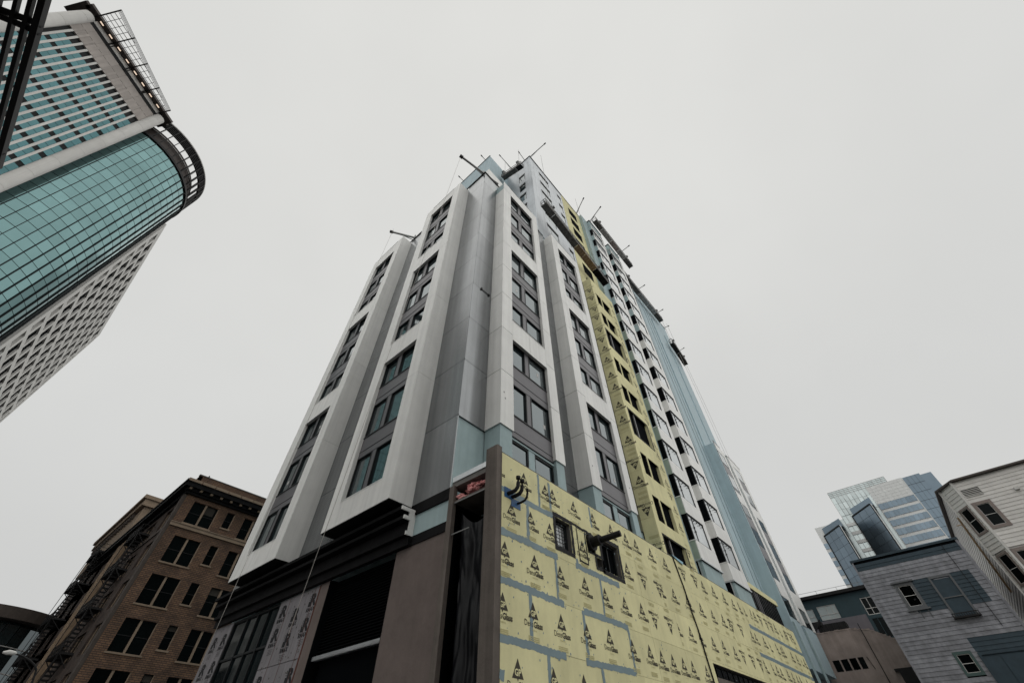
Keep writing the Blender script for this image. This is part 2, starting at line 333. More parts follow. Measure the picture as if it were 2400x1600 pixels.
# ------------------------------------------------------------------ the unfinished tower block
BT = thing('apartment_tower', 'unfinished tower with white bays, grey metal corner and yellow sheathing board wall', 'building', (8.25, 7.6, 0))
FR = Fac((0, 9.96), 0.0); FR.o = Vector((0, 9.96, 0))      # right street front: u = x
FL = FacY(8.25)                                              # left street front: u = y
FLOOR = 3.02
m_ = MB()
m_.box(8.32, 37.6, 10.03, 26.5, 8.3, 37.62); m_.box(8.85, 37.6, 10.2, 26.5, 0, 8.3); part('wall', m_, TEAL, BT)
m_ = MB(); m_.box(15.72, 37.6, 10.03, 26.0, 37.62, 59.5); part('upper_wall', m_, TGREY, BT)
m_ = MB(); m_.box(12.05, 15.72, 13.95, 25.0, 37.62, 59.6); part('stair_core', m_, BLUE, BT)
m_ = MB(); m_.box(37.6, 54.5, 10.3, 26.0, 0, 57.7)
m_.box(47.25, 49.2, 10.18, 10.3, 29.3, 54.0); m_.box(51.6, 54.5, 10.2, 10.3, 29.3, 53.3)
part('blue_wall', m_, BLUE, BT)
m_ = MB(); m_.box(37.55, 54.6, 10.22, 26.1, 57.7, 57.85); part('roof_cap', m_, WHITE, BT)
m_ = MB()
for x in (39.2, 41.0, 42.6, 44.9, 46.1):
    m_.box(x, x + 0.05, 10.26, 10.298, 12, 57.2)
part('membrane_seam', m_, TAPE, BT)
m_ = MB(); m_.box(8.7, 10.9, 10.06, 13.2, 37.6, 39.9); part('roof_box', m_, WHITE, BT)
m_ = MB(); m_.box(8.2, 15.7, 9.9, 9.99, 37.76, 37.86); m_.box(8.17, 8.26, 9.9, 26.6, 37.76, 37.86)
m_.box(15.6, 28.7, 9.88, 9.98, 59.62, 59.72); m_.box(15.58, 15.66, 9.96, 13.9, 59.62, 59.72); m_.box(11.98, 12.08, 13.9, 25.0, 59.64, 59.72)
part('coping', m_, DARKMET, BT)

def panels(fac, u0, u1, z0, z1, joints, m, name='metal_panel', d=0.0, th=0.045, gap=0.024, us=None):
    zs = [z0] + [j for j in joints if z0 + 0.2 < j < z1 - 0.2] + [z1]; us = us or [u0, u1]
    for a, b in zip(zs[:-1], zs[1:]):
        for p, q in zip(us[:-1], us[1:]):
            fbox(name, fac, BT, m, p + gap / 2, q - gap / 2, d - th, d, a + gap / 2, b - gap / 2)
FJ = [8.51 + 3.02 * i for i in range(20)]      # panel joints, one per storey
JG = [11.53, 14.63, 17.68, 20.75, 23.73, 26.72, 29.71, 32.7, 35.7]
# grey metal strips between the white bays
panels(FR, 8.25, 9.72, 11.5, 37.75, JG, GREY)
panels(FR, 14.15, 16.35, 10.4, 37.75, JG, GREY)
panels(FR, 20.7, 22.9, 11.5, 37.6, JG, GREY)
panels(FL, 9.96, 11.95, 8.45, 37.75, JG, GREY)
panels(FL, 16.28, 19.9, 8.45, 37.75, JG, GREY)
panels(FL, 24.4, 26.5, 8.45, 37.0, JG, GREY)
m_ = MB()
for a, b in ((8.30, 9.75), (14.1, 16.4), (20.65, 22.9)): mbox(m_, FR, a, b, -0.065, -0.055, 11.5, 37.6)
for a, b in ((10.0, 12.0), (16.2, 20.0), (24.4, 26.4)): mbox(m_, FL, a, b, -0.065, -0.055, 8.5, 37.6)
part('panel_backing', m_, DARKMET, BT)
# slim corner trim and dark seam lines
m_ = MB()
for z in JG: m_.box(8.235, 8.262, 9.945, 9.972, z - 0.03, z + 0.03)
part('corner_clip', m_, DARKMET, BT)

def bay(fac, u0, u1, o0, o1, D, z0, ztop, openings, rows, segs, left_side_gap=None, sill=False, zcore=8.0):
    """white framed bay: teal core, white cladding pieces, dark recess with window pairs and charcoal spandrels"""
    rec = D - 0.24
    core = MB()
    for a, b in ((u0, o0), (o1, u1)): mbox(core, fac, a + 0.06, b - 0.06, -0.03, D - 0.06, zcore, ztop - 0.06)
    mbox(core, fac, o0 - 0.07, o1 + 0.07, -0.03, rec - 0.07, zcore, ztop - 0.06)
    part('bay_core', core, TEAL, BT)
    zs = [z0] + [s for s in segs if z0 + 0.5 < s < ztop - 0.4] + [ztop]
    gp = 0.016 if fac is FR else 0.006
    for a, b in zip(zs[:-1], zs[1:]):
        for (p, q, outer) in ((u0, o0, u0), (o1, u1, u1)):
            fbox('cladding_panel', fac, BT, WHITE, p, q, D - 0.05, D, a + gp, b - gp)
            s = 1 if outer == u0 else -1
            if not (left_side_gap and outer == u0 and a >= left_side_gap - 0.1):
                fbox('cladding_panel', fac, BT, WHITE, outer, outer + s * 0.05, 0.0, D - 0.052, a + gp, b - gp)
            inner = o0 if outer == u0 else o1
            fbox('cladding_panel', fac, BT, WHITE, inner - s * 0.05, inner, rec, D - 0.052, a + gp, b - gp)
    # cross pieces between the openings
    edges = sorted(openings)
    lows = [e[0] for e in edges]; highs = [e[1] for e in edges]
    cross = [(highs[i], lows[i + 1]) for i in range(len(edges) - 1)] + [(highs[-1], ztop)]
    if sill: cross = [(z0, lows[0])] + cross
    for a, b in cross:
        mid = (o0 + o1) / 2
        for p, q in ((o0, mid), (mid, o1)):
            fbox('cladding_panel', fac, BT, WHITE, p + 0.005, q - 0.005, D - 0.05, D - 0.002, a + 0.004, b - 0.004)
        cb = MB(); mbox(cb, fac, o0 - 0.04, o1 + 0.04, 0.0, D - 0.055, a + 0.03, b - 0.03); part('crosspiece', cb, WHITE, BT)
        tr = MB(); mbox(tr, fac, o0 + 0.002, o1 - 0.002, rec, D + 0.012, b - 0.025, b + 0.006); part('sill_trim', tr, DARKMET if b == ztop else WHITE, BT)
    # infill
    for (a, b) in edges:
        rr = sorted(r for r in rows if a - 0.1 <= r[0] and r[1] <= b + 0.35)
        prev = a
        for (s, h) in rr:
            h2 = min(h, b)
            if s - prev > 0.12:
                fbox('spandrel', fac, BT, SPAN, o0, o1, rec - 0.06, rec + 0.07, prev, s)
                lp = MB(); mbox(lp, fac, o0, o1, rec + 0.06, rec + 0.10, s - 0.05, s); mbox(lp, fac, o0, o1, rec + 0.06, rec + 0.085, (prev + s) / 2 - 0.25, (prev + s) / 2 - 0.235); part('spandrel_trim', lp, FRAME, BT)
            W = o1 - o0; mu = o0 + W * (0.455 if fac is FR else 0.545); hw = 0.15
            fbox('mullion_panel', fac, BT, SPAN, mu - hw, mu + hw, rec - 0.06, rec + 0.055, s, h2)
            window(fac, BT, o0, mu - hw, s, h2, rec - 0.05, fr=0.055, depth=0.12)
            window(fac, BT, mu + hw, o1, s, h2, rec - 0.05, fr=0.055, depth=0.12)
            prev = h2
        if b - prev > 0.12: fbox('spandrel', fac, BT, SPAN, o0, o1, rec - 0.06, rec + 0.07, prev, b)

def sticker(fac, u, d, z, w_=.16, h_=.22):
    fbox('sticker', fac, BT, WTRIM, u, u + w_, d, d + .004, z, z + h_)
heads = [11.3 + 3.02 * k for k in range(9)]
ROWS = [(h - 1.78, h) for h in heads]
segR = [11.5 + 3.02 * i for i in range(1, 9)]
opR = [(11.32, 17.2), (18.75, 26.42), (28.12, 35.6)]
rowsR = [(12.55, 14.36), (15.58, 17.2), (19.12, 20.5), (21.75, 23.5), (24.55, 26.42), (28.45, 29.72), (31.0, 32.75), (34.0, 35.6)]
bay(FR, 9.72, 14.15, 10.56, 13.42, 0.89, 11.5, 37.05, opR, rowsR, segR, left_side_gap=34.0)
bay(FR, 16.35, 20.72, 17.22, 20.02, 0.89, 11.5, 37.08, opR, rowsR, segR)
segL = [8.4 + 6.04 * i for i in range(1, 6)]
opL = [(9.42, 17.2), (18.7, 26.4), (28.1, 35.55)]
rowsL = [(9.45, 11.42), (12.5, 14.42), (15.55, 17.2), (18.75, 20.45), (21.7, 23.45), (24.6, 26.4), (28.15, 29.7), (31.0, 32.75), (34.0, 35.55)]
bay(FL, 11.95, 16.28, 12.72, 15.46, 1.0, 8.4, 37.0, opL, rowsL, segL, sill=True, zcore=8.45)
bay(FL, 19.9, 24.45, 20.72, 23.55, 1.0, 8.4, 37.4, opL, rowsL, segL, sill=True, zcore=8.45)
for u0, u1 in ((11.95, 16.28), (19.9, 24.45)):
    s_ = MB(); mbox(s_, FL, u0 + 0.02, u1 - 0.02, 0.0, 0.98, 8.36, 8.42); part('soffit', s_, DARKTRIM, BT)
for (u, z) in ((12.75, 16.3), (13.0, 13.1), (11.2, 22.4), (19.2, 12.9), (17.6, 16.2), (12.6, 25.2), (18.9, 22.3)): sticker(FR, u, 0.632, z)
for (u, z) in ((13.4, 25.0), (14.9, 19.2), (21.6, 16.1), (22.9, 13.0)): sticker(FL, u, 0.742, z)
# bare blue-green base of the two right bays with its window pairs
for o0, o1 in ((10.56, 13.42), (17.22, 20.02)):
    mu = o0 + (o1 - o0) * 0.47
    fr_ = MB(); mbox(fr_, FR, o0 - 0.06, o1 + 0.06, 0.5, 0.72, 11.26, 11.36); mbox(fr_, FR, mu - 0.2, mu + 0.2, 0.5, 0.70, 8.6, 11.26); mbox(fr_, FR, o0 - .06, o0 + 0.03, 0.5, 0.70, 8.6, 11.26); part('membrane_surround', fr_, TEAL, BT)
    window(FR, BT, o0 + 0.03, mu - 0.2, 9.1, 11.24, 0.60, fr=0.07)
    window(FR, BT, mu + 0.2, o1, 9.1, 11.22, 0.60, fr=0.07)
    fbox('head_flashing', FR, BT, DARKMET, o0, o1, 0.6, 0.76, 11.365, 11.40)
# small fixings and smudges on the white bays
m_ = MB()
for (u, z) in ((9.9, 13.2), (9.98, 12.9), (16.6, 12.6), (20.4, 12.9)): m_.box(u, u + 0.06, 9.06, 9.069, z, z + 0.07)
part('fixing', m_, STEEL, BT)
m_ = MB(); m_.bar((8.9, 9.93, 20.78), (9.55, 9.93, 20.78), 0.03); m_.box(8.86, 8.95, 9.89, 9.955, 20.70, 20.86); m_.box(9.45, 9.55, 9.89, 9.955, 20.70, 20.86); part('lifting_clamp', m_, DARKMET, BT)

# ---- upper grey part
JT = [38.6 + 3.02 * i for i in range(7)]
def zsplit(z0, z1, js): return [z0] + [j for j in js if z0 + .2 < j < z1 - .2] + [z1]
heads_t = [57.6 - 3.02 * i for i in range(7)]
for a, b in zip(zsplit(37.7, 59.6, JT)[:-1], zsplit(37.7, 59.6, JT)[1:]):
    hs_ = []
    for h in heads_t: hs_ += [(17.5, 19.5, h - 1.75, h), (21.56, 22.34, h - 1.95, h)]
    for p, q in ((15.65, 16.3), (16.3, 17.2), (17.2, 20.6), (20.6, 22.78)):
        part('metal_panel', holed(FR, (p + .006, q - .006, a + .006, b - .006), hs_, -0.05, 0.0), TGREY, BT)
for h in heads_t:
    window(FR, BT, 17.5, 19.5, h - 1.75, h, -0.065, fr=0.09, mulls=(18.2,), depth=0.03)
    fbox('head_shade_strip', FR, BT, FRAME, 17.46, 19.54, -0.03, 0.03, h - 0.26, h + 0.04)  # black strip stands in for the shade of a recessed window head
    fbox('head_shade_strip', FR, BT, FRAME, 21.53, 22.37, -0.03, 0.03, h - 0.3, h + 0.03)
    window(FR, BT, 21.56, 22.34, h - 1.95, h, -0.065, fr=0.09, trans=(h - 1.0,), depth=0.03)
m_ = MB(); m_.box(15.62, 16.32, 9.90, 9.955, 37.8, 51.4); part('corner_cladding', m_, TGREY, BT)
FT = FacY(15.65)
for a, b in zip(zsplit(37.7, 59.6, JT)[:-1], zsplit(37.7, 59.6, JT)[1:]):
    hs_ = [(11.02, 11.95, h - 1.9, h) for h in (55.2, 52.2, 49.15, 46.1, 43.1)]
    for p, q in ((9.97, 10.9), (10.9, 12.1), (12.1, 13.95)):
        part('metal_panel', holed(FT, (p + .006, q - .006, a + .006, b - .006), hs_, -0.05, 0.0), TGREY, BT)
for h in (55.2, 52.2, 49.15, 46.1, 43.1):
    window(FT, BT, 11.02, 11.95, h - 1.9, h, -0.065, fr=0.10, trans=(h - 0.9,), depth=0.03)
    fbox('head_shade_strip', FT, BT, FRAME, 11.0, 11.97, -0.03, 0.03, h - 0.3, h + 0.03)  # head shade of the left face windows, also a black strip

# ---- yellow bay and the yellow top storeys
FS = FacY(22.9)
zb = [8.6] + [12.2 + 3.02 * k for k in range(9)] + [37.1]
m_ = MB(); m_.box(22.94, 27.0, 9.50, 10.03, 8.0, 37.05); m_.box(22.905, 27.2, 9.112, 10.0, 37.0, 37.06); part('bay_core', m_, VOID, BT)
for i, (a, b) in enumerate(zip(zb[:-1], zb[1:])):
    sb = fbox('sheathing_board', FS, BT, YEL, 9.072, 9.955, -0.04, 0.0, a + 0.005, b - 0.005)
    for j, zz in enumerate((a + 0.85, a + 2.15)):
        fp = random.random() < .35
        if b - a > 1.2 + 1.4 * j: logo(sb, FS, 9.40 + random.uniform(-.02, .12), 0.004, zz - (0.25 if fp else 0), flip=fp, big=True)
    k = i - 1
    tall = (i % 3 == 0)
    h = 11.35 + FLOOR * i if i < 9 else None
    holes = []
    if i <= 8:
        hd = 11.3 + FLOOR * i; top = hd if tall else hd - 0.6; sl = hd - 2.2
        holes = [(23.42, 24.28, sl, top), (24.45, 26.0, sl, top)] if not tall else [(23.38, 26.2, sl, top)]
        HB = (sl, top, tall)
        # opening trim
        for (p, q, r, s) in holes:
            t_ = MB(); dd = 0.892
            if tall:
                for rr in ((p - 0.10, q + 0.14, r - 0.1, r), (p - 0.1, q + 0.14, s, s + 0.08), (p - 0.1, p, r, s), (q, q + 0.14, r, s)): mbox(t_, FR, rr[0], rr[1], 0.886, 0.896, rr[2], rr[3])
                part('black_sealant_band', t_, BLK, BT)
            fbox('opening_back', FR, BT, VOID, p - .05, q + .05, 0.66, 0.68, r - .05, s + .05)
            if q > 25: fbox('jamb_board', FR, BT, YEL, q + .001, q + .03, 0.69, 0.845, r, s)
            else: fbox('jamb_board', FR, BT, BLK, q + .001, q + .03, 0.69, 0.845, r, s)
            if tall: fbox('stud', FR, BT, STEEL, 24.3, 24.42, 0.7, 0.8, r, s)
        if i == 2 or i == 5: pass
    YH = globals().setdefault('YH', []); YH += holes
for a, b in zip(zb[:-1], zb[1:]):
    for p, q in ((22.9, 25.1), (25.1, 27.22)):
        hb = part('sheathing_board', holed(FR, (p + .003, q - .003, a + .003, b - .003), YH, 0.85, 0.89), YEL, BT)
        for zz, uu in ((a + 0.52, 23.7), (a + 0.42, 24.8), (a + 0.5, 25.6), (a + 0.47, 26.6), (a + 1.6, 26.62), (a + 2.6, 26.6)):
            if p + .2 < uu < q - .2 and b - a > 2 and not any(h[0] - .25 < uu < h[1] + .25 and h[2] - .35 < zz < h[3] + .3 for h in YH): logo(hb, FR, uu, 0.894, zz, flip=random.random() < .3, small=True)
rs_ = MB(); mbox(rs_, FR, 27.0, 27.22, 0.0, 0.85, 8.6, 37.1); part('return_board', rs_, YEL, BT)
zt = [37.1 + 3.2 * i for i in range(8)] ; zt[-1] = 59.6
YT = [(24.1, 26.15, h - 2.1, h) for h in [57.7 - 3.02 * i for i in range(7)]]
for a, b in zip(zt[:-1], zt[1:]):
    for p, q in ((22.8, 25.2), (25.2, 28.7)):
        part('sheathing_board', holed(FR, (p + .003, q - .003, a + .003, b - .003), YT, -0.02, 0.02), YEL, BT)
for h in YT: fbox('opening_back', FR, BT, VOID, h[0], h[1], -0.065, -0.05, h[2], h[3])
m_ = MB(); m_.box(22.75, 28.7, 9.9, 10.0, 59.6, 59.7); part('coping', m_, YEL, BT)
part('parapet_stub', (lambda b: (b.box(27.2, 28.75, 9.5, 9.97, 8.6, 59.6), b)[1])(MB()), TEAL, BT)

# ---- white corner-window bays
def cbay(u0, u1, ztop, kmin, side_mat, zbot, upper_teal):
    D = 0.89; core = MB(); mbox(core, FR, u0 + 0.07, u1 - 0.05, -0.35, D - 0.07, 8.0, ztop - 0.05); part('bay_core', core, TEAL, BT)
    fsd = FacY(9.0); fsd = FacY(u0)
    uc = u1 - 0.66
    k = 0
    for k in range(0, 16):
        h = 11.36 + FLOOR * k; s = h - 1.74
        dd = D if k else D - 0.22
        # front window, side opening
        wn = window(FR, BT, u0 + 0.05, uc, s, h, dd - 0.09, fr=0.05, mulls=(u0 + 0.75,), depth=0.07, mw=0.03, name='corner_window', glass=FILM)
        if k < 11:
            cl = MB()
            for fu in (0.18, 0.33, 0.52, 0.72, 0.9):
                cu = u0 + 0.1 + fu * (uc - u0 - 0.2); cl.box(cu - .035, cu + .035, 9.96 - dd - 0.02, 9.96 - dd + 0.03, h - 0.30, h - 0.22)
            for fz in (0.45, 0.62): cl.box(u0 + 0.68, u0 + 0.75, 9.96 - dd - 0.02, 9.96 - dd + 0.03, h - fz * 1.7 - 0.04, h - fz * 1.7 + 0.04)
            part('clip', cl, FRAME, wn, kind='stuff')
        fbox('side_opening', fsd, BT, VOID, 9.96 - dd + 0.06, 10.25, -0.05, -0.02, s, h)
        fbox('corner_post', FR, BT, FRAME if k % 4 else SILVER, u0 + 0.0, u0 + 0.06, dd - 0.09, dd - 0.02, s, h)
        if k == 0:
            fbox('base_post', FR, BT, TEAL, uc, u1, 0, dd, 8.0, h); fbox('head_flashing', FR, BT, SILVER, u0 - 0.05, u1 + 0.05, 0.0, D + 0.04, h + 0.0, h + 0.10)
        else:
            fbox('cladding_panel', FR, BT, WHITE, uc, u1, D - 0.05, D, s + .006, h - .006)
        zt_ = min(h + (FLOOR - 1.74), ztop)
        # spandrel above this window
        fbox('cladding_panel', FR, BT, WHITE, u0, u1, D - 0.05, D, h + .006 + (0.1 if k == 0 else 0), zt_ - .006)
        sm = TEAL if (upper_teal and k >= 9) else side_mat
        fbox('side_panel', fsd, BT, sm, 9.96 - D + 0.052, 10.25, -0.05, 0.0, h + .01, zt_ - 0.05)
        fbox('sill_trim', fsd, BT, WHITE, 9.96 - D - 0.02, 10.25, -0.05, 0.035, zt_ - 0.06, zt_)
        fbox('head_trim', FR, BT, FRAME, u0 + 0.02, uc, D - 0.045, D + 0.012, h - 0.03, h + 0.045)
    part('end_panel', (lambda b: (mbox(b, FR, u1 - 0.05, u1, 0.0, D - 0.052, 11.5, ztop), b)[1])(MB()), WHITE, BT)
    cp = MB(); mbox(cp, FR, u0 - 0.03, u1 + 0.03, -0.1, D + 0.03, ztop, ztop + 0.08); part('coping', cp, DARKMET, BT)
cbay(28.72, 32.05, 59.5, 0, GREENISH, 11.45, True)
cbay(34.05, 37.42, 59.5, 0, WHITE, 11.3, True)
for a, b in zip(FJ[:-3], FJ[1:-2]):
    if a > 8: fbox('cladding_panel', FR, BT, WHITE, 32.05, 34.05, -0.07, -0.01, a + .006, min(b, 59.5) - .006)

# ---- far low wing beyond the blue wall
m_ = MB(); m_.box(46.95, 50.0, 9.13, 10.3, 8, 29.2); m_.box(51.1, 55.2, 9.13, 10.3, 8.2, 29.2); part('bay_core', m_, BLUE, BT)
m_ = MB(); m_.box(54.5, 55.2, 10.3, 26, 0, 29.2); part('far_wall', m_, TGREY, BT)
JF = [8.6 + 3.02 * i for i in range(8)]
fl = [(47.25, 49.25), (52.1, 54.3)]
for fi, (a_, b_) in enumerate(fl):
    op = [(11.7, 13.2), (14.7, 22.0), (23.3, 28.3)]
    ed = (49.25, 50.02) if fi == 0 else (54.3, 55.22)
    for a, b in zip(JF[1:-1] , JF[2:]):
        fbox('cladding_panel', FR, BT, WHITE, ed[0], ed[1], 0.84, 0.89, a, min(b, 29.3) - .012)
        fbox('cladding_panel', FR, BT, WHITE, ed[0], ed[0] + 0.05, 0.45, 0.838, a, min(b, 29.3) - .012)
        if fi:
            fbox('cladding_panel', FR, BT, WHITE, 51.1, 52.1, 0.84, 0.89, a, min(b, 29.3) - .012)
            fbox('cladding_panel', FR, BT, WHITE, 51.05, 51.1, 0.0, 0.89, a, min(b, 29.3) - .012)
    for (r, s) in ((28.3, 29.3), (22.0, 23.3), (13.25, 14.7)):
        fbox('cladding_panel', FR, BT, WHITE, a_, b_, 0.84, 0.888, r, s)
    for z in [11.4 + 3.02 * i for i in range(6)]:
        window(FR, BT, a_, b_, z + 0.3, z + 1.95, 0.835, fr=0.06, mulls=((a_ + b_) / 2,), depth=0.03)
        fbox('spandrel', FR, BT, SPAN, a_, b_, 0.82, 0.86, z + 2.0, z + 3.2)
m_ = MB(); m_.box(50.9, 55.3, 9.04, 10.3, 29.25, 29.4); part('coping', m_, WHITE, BT)
# dark louvred plant screen between blue wall and podium
lv = part('louvre_screen', (lambda b: (b.box(37.9, 45.8, 9.62, 9.72, 8.6, 12.15), b)[1])(MB()), DARKMET, BT)
for i in range(15): wbox('louvre_blade', lv, SPAN if i in (4, 5) else FRAME, 38.0 + i * 0.52, 38.12 + i * 0.52, 9.5, 9.62, 8.7, 12.1)
m_ = MB(); m_.box(37.7, 45.9, 9.45, 10.3, 12.15, 12.55); part('sheathing_strip', m_, YEL, BT)
m_ = MB(); m_.box(47.0, 47.3, 9.0, 9.13, 6.0, 11.2); m_.box(50.2, 50.6, 9.0, 9.13, 6.5, 11.0); part('downpipe', m_, TEAL, BT)
window(Fac((0, 10.28), 0), BT, 47.5, 48.6, 5.2, 7.6, 0.0)
fbox('cladding_panel', FR, BT, TEAL, 38.1, 46.9, -0.33, -0.29, 6.0, 8.6)

# ---- podium wall of yellow sheathing boards
YW = Fac((0, 7.6), 0.0); YW.o = Vector((0, 7.6, 0))
openY = [(10.84, 11.66, 6.70, 7.62), (13.55, 14.72, 6.68, 7.72), (12.66, 13.05, 7.05, 7.62), (13.1, 13.45, 6.66, 6.98), (21.1, 31.0, 0.4, 5.06)]
bk = holed(YW, (8.26, 38.06, 0.0, 8.76), openY, -0.28, -0.018); part('podium_wall', bk, CONC, BT)
m_ = MB(); m_.box(10.2, 38.0, 7.95, 9.9, 0, 8.55); part('podium_mass', m_, VOID, BT)
def cells():
    rows_ = [(7.59, 8.80, [8.25, 10.04, 10.62, 13.08, 15.98, 18.4, 20.2, 22.6, 25.0, 27.5, 28.2]),
             (6.37, 7.59, [8.25, 9.42, 11.86, 14.3, 15.99, 17.8, 20.3, 22.7, 25.1, 27.5, 28.25]),
             (5.15, 6.37, [8.25, 10.66, 13.09, 16.03, 18.5, 20.4, 22.8, 25.2, 27.6, 28.3]),
             (3.96, 5.15, [8.25, 9.41, 11.84, 14.42, 16.1, 18.6, 20.6, 22.9, 25.3, 27.7, 28.3]),
             (2.74, 3.96, [8.25, 10.05, 12.5, 14.9, 16.12, 18.6, 20.6, 22.9, 25.3, 27.7, 28.3]),
             (1.52, 2.74, [8.25, 9.41, 11.84, 14.42, 16.12, 18.6, 20.6, 22.9, 25.3, 27.7, 28.3]),
             (0.05, 1.52, [8.25, 10.05, 12.5, 14.9, 16.12, 18.6, 20.6, 22.9, 25.3, 27.7, 28.3])]
    right = [28.28, 29.5, 30.72, 31.94, 33.16, 34.38, 35.6, 36.82, 38.08]
    for (a, b, us) in rows_:
        us = us[:-1] + right
        for p, q in zip(us[:-1], us[1:]): yield p, q, a, b
LOGO_ROWS = {8.8: (8.18, [8.02, 9.29, 10.40, 10.80, 12.03, 13.25, 14.5, 15.6]), 7.59: (6.95, [8.68, 9.56, 10.5, 12.28, 12.85, 15.2]), 6.37: (5.74, [8.39, 9.65, 10.86, 12.14, 13.29, 14.52, 15.7]),
             5.15: (4.52, [8.32, 9.49, 10.70, 11.93, 13.14, 14.50, 15.65]), 3.96: (3.27, [8.85, 10.2, 11.5, 12.62, 13.8, 15.1])}
for (p, q, a, b) in cells():
    bd = part('sheathing_board', holed(YW, (p + .004, q - .004, a + .004, b - .004), openY, -0.016, random.uniform(-.003, .003)), YEL, BT)
    if b < 2.9: continue
    zb_, us_ = LOGO_ROWS[b]; flip = random.random() < 0.16 and p > 15.5
    if p > 15.5:
        us_ = []; u = p + random.uniform(-.1, .55)
        while u < q: us_.append(u); u += random.choice((1.22, 1.3, 1.26, 1.22, 0.85))
    for u in us_:
        if not (p - .24 < u < q + .12): continue
        z = zb_ + random.uniform(-.035, .035)
        if flip: z += 0.1
        if any(h[0] - .28 < u < h[1] + .28 and h[2] - .45 < z < h[3] + .1 for h in openY[:4]) or (u > 20.7 and z < 5.45): continue
        lg = link('printed_logo', LOGO, bd, YW.P(u, 0.006, z))
        if flip: lg.rotation_euler = (0, math.pi, 0)
        elif u - .27 < p:
            lg.data = cut_logo(p + .006 - u)
            if u < p: lg['kind'] = 'stuff'
        elif u + .27 > q: lg.data = cut_logo(q - .006 - u, False)
for u in (8.5,): pass
tp = [(8.24, 7.60, 9.3, 7.565), (9.3, 7.565, 10.68, 7.60), (10.68, 7.62, 10.78, 7.6), (8.24, 6.37, 10.8, 6.37), (11.74, 6.38, 14.36, 6.37), (8.24, 5.17, 10.92, 5.14), (8.24, 3.96, 10.8, 3.94), (11.9, 5.17, 14.45, 5.16), (11.72, 3.95, 14.4, 3.99), (8.24, 3.31, 8.4, 3.29),
      (28.25, 7.53, 38.05, 7.54), (28.3, 6.30, 38.05, 6.26)]
tv = [(10.04, 8.78, 7.6), (10.62, 8.7, 7.6), (9.42, 7.55, 6.4), (10.66, 6.36, 5.16), (9.41, 5.1, 3.98), (10.05, 3.9, 2.8), (13.1, 6.34, 5.15), (13.08, 8.74, 7.98), (11.86, 5.16, 3.96), (14.42, 5.16, 3.98), (12.5, 3.93, 2.8), (11.86, 6.6, 6.36)]
for t in tp:
    m_ = MB(); ragged(m_, YW, t[0], t[1], t[2], t[3], random.uniform(.15, .19), 0.005, amp=random.uniform(.014, .026)); part('joint_sealant', m_, TAPE, BT)
for (u, a, b) in tv:
    m_ = MB(); ragged(m_, YW, u + random.uniform(-.015, .015), a, u + random.uniform(-.02, .02), b, random.uniform(.10, .135), 0.0055, amp=0.014); part('joint_sealant', m_, TAPE, BT)
m_ = MB()
for i in range(330):
    u = random.choice((random.uniform(8.4, 15.5), random.uniform(8.3, 24))); z = random.uniform(3.0, 8.7); r = random.uniform(.012, .03)
    a = random.uniform(0, 3); c, s = math.cos(a) * r, math.sin(a) * r
    m_.add([YW.P(u + c, .0045, z + s), YW.P(u - s, .0045, z + c * 1.4), YW.P(u - c, .0045, z - s), YW.P(u + s, .0045, z - c * 1.5)], [(0, 1, 2, 3)])
part('sealant_dab', m_, TAPE, BT, kind='stuff')
# black sealed window openings
def seal(u0, u1, z0, z1, wd):
    m_ = MB()
    for (a, b, c, d) in ((u0, z1 + wd / 2, u1, z1 + wd / 2), (u0, z0 - wd / 2, u1, z0 - wd / 2)): ragged(m_, YW, a - wd, b, c + wd, d, wd, 0.008, amp=0.012)
    for u in (u0 - wd / 2, u1 + wd / 2): ragged(m_, YW, u, z0, u, z1, wd, 0.009, amp=0.012)
    part('black_sealant_band', m_, BLK, BT)
seal(10.84, 11.66, 6.70, 7.62, 0.13); seal(13.55, 14.72, 6.68, 7.72, 0.14); seal(12.66, 13.05, 7.05, 7.62, 0.06); seal(13.1, 13.45, 6.66, 6.98, 0.10); seal(12.06, 12.5, 6.62, 7.64, 0.05)
m_ = MB(); ragged(m_, YW, 10.7, 7.72, 13.0, 7.70, 0.07, 0.010); part('black_sealant_band', m_, BLK, BT)
wn = window(YW, BT, 10.84, 11.66, 6.70, 7.62, -0.26, fr=0.08, depth=0.1, glass=SILVER)
gr = MB()
for i in range(1, 4): gr.box(10.84 + .16 * i, 10.855 + .16 * i, 7.72, 7.735, 6.72, 7.6)
for i in range(1, 8): gr.box(10.9, 11.5, 7.72, 7.735, 6.7 + .115 * i, 6.712 + .115 * i)
part('grille', gr, FRAME, wn)
window(YW, BT, 13.55, 14.72, 6.68, 7.72, -0.26, fr=0.09, mulls=(14.2,), depth=0.1, glass=VOID)
fbox('opening_back', YW, BT, VOID, 12.6, 13.1, -0.3, -0.27, 7.0, 7.7); fbox('opening_back', YW, BT, VOID, 13.05, 13.5, -0.3, -0.27, 6.6, 7.0)
m_ = MB(); m_.tube([(12.85, 7.75, 7.36), (12.85, 7.2, 7.38)], 0.17, 14); m_.tube([(12.85, 7.62, 7.36), (12.85, 7.5, 7.365)], 0.27, 14)
part('pipe_collar', m_, BLK, BT)
m_ = MB(); m_.tube([(12.85, 7.45, 7.37), (12.98, 6.9, 7.42), (13.05, 6.5, 7.46)], 0.10, 14); part('drain_pipe', m_, BLK, BT)
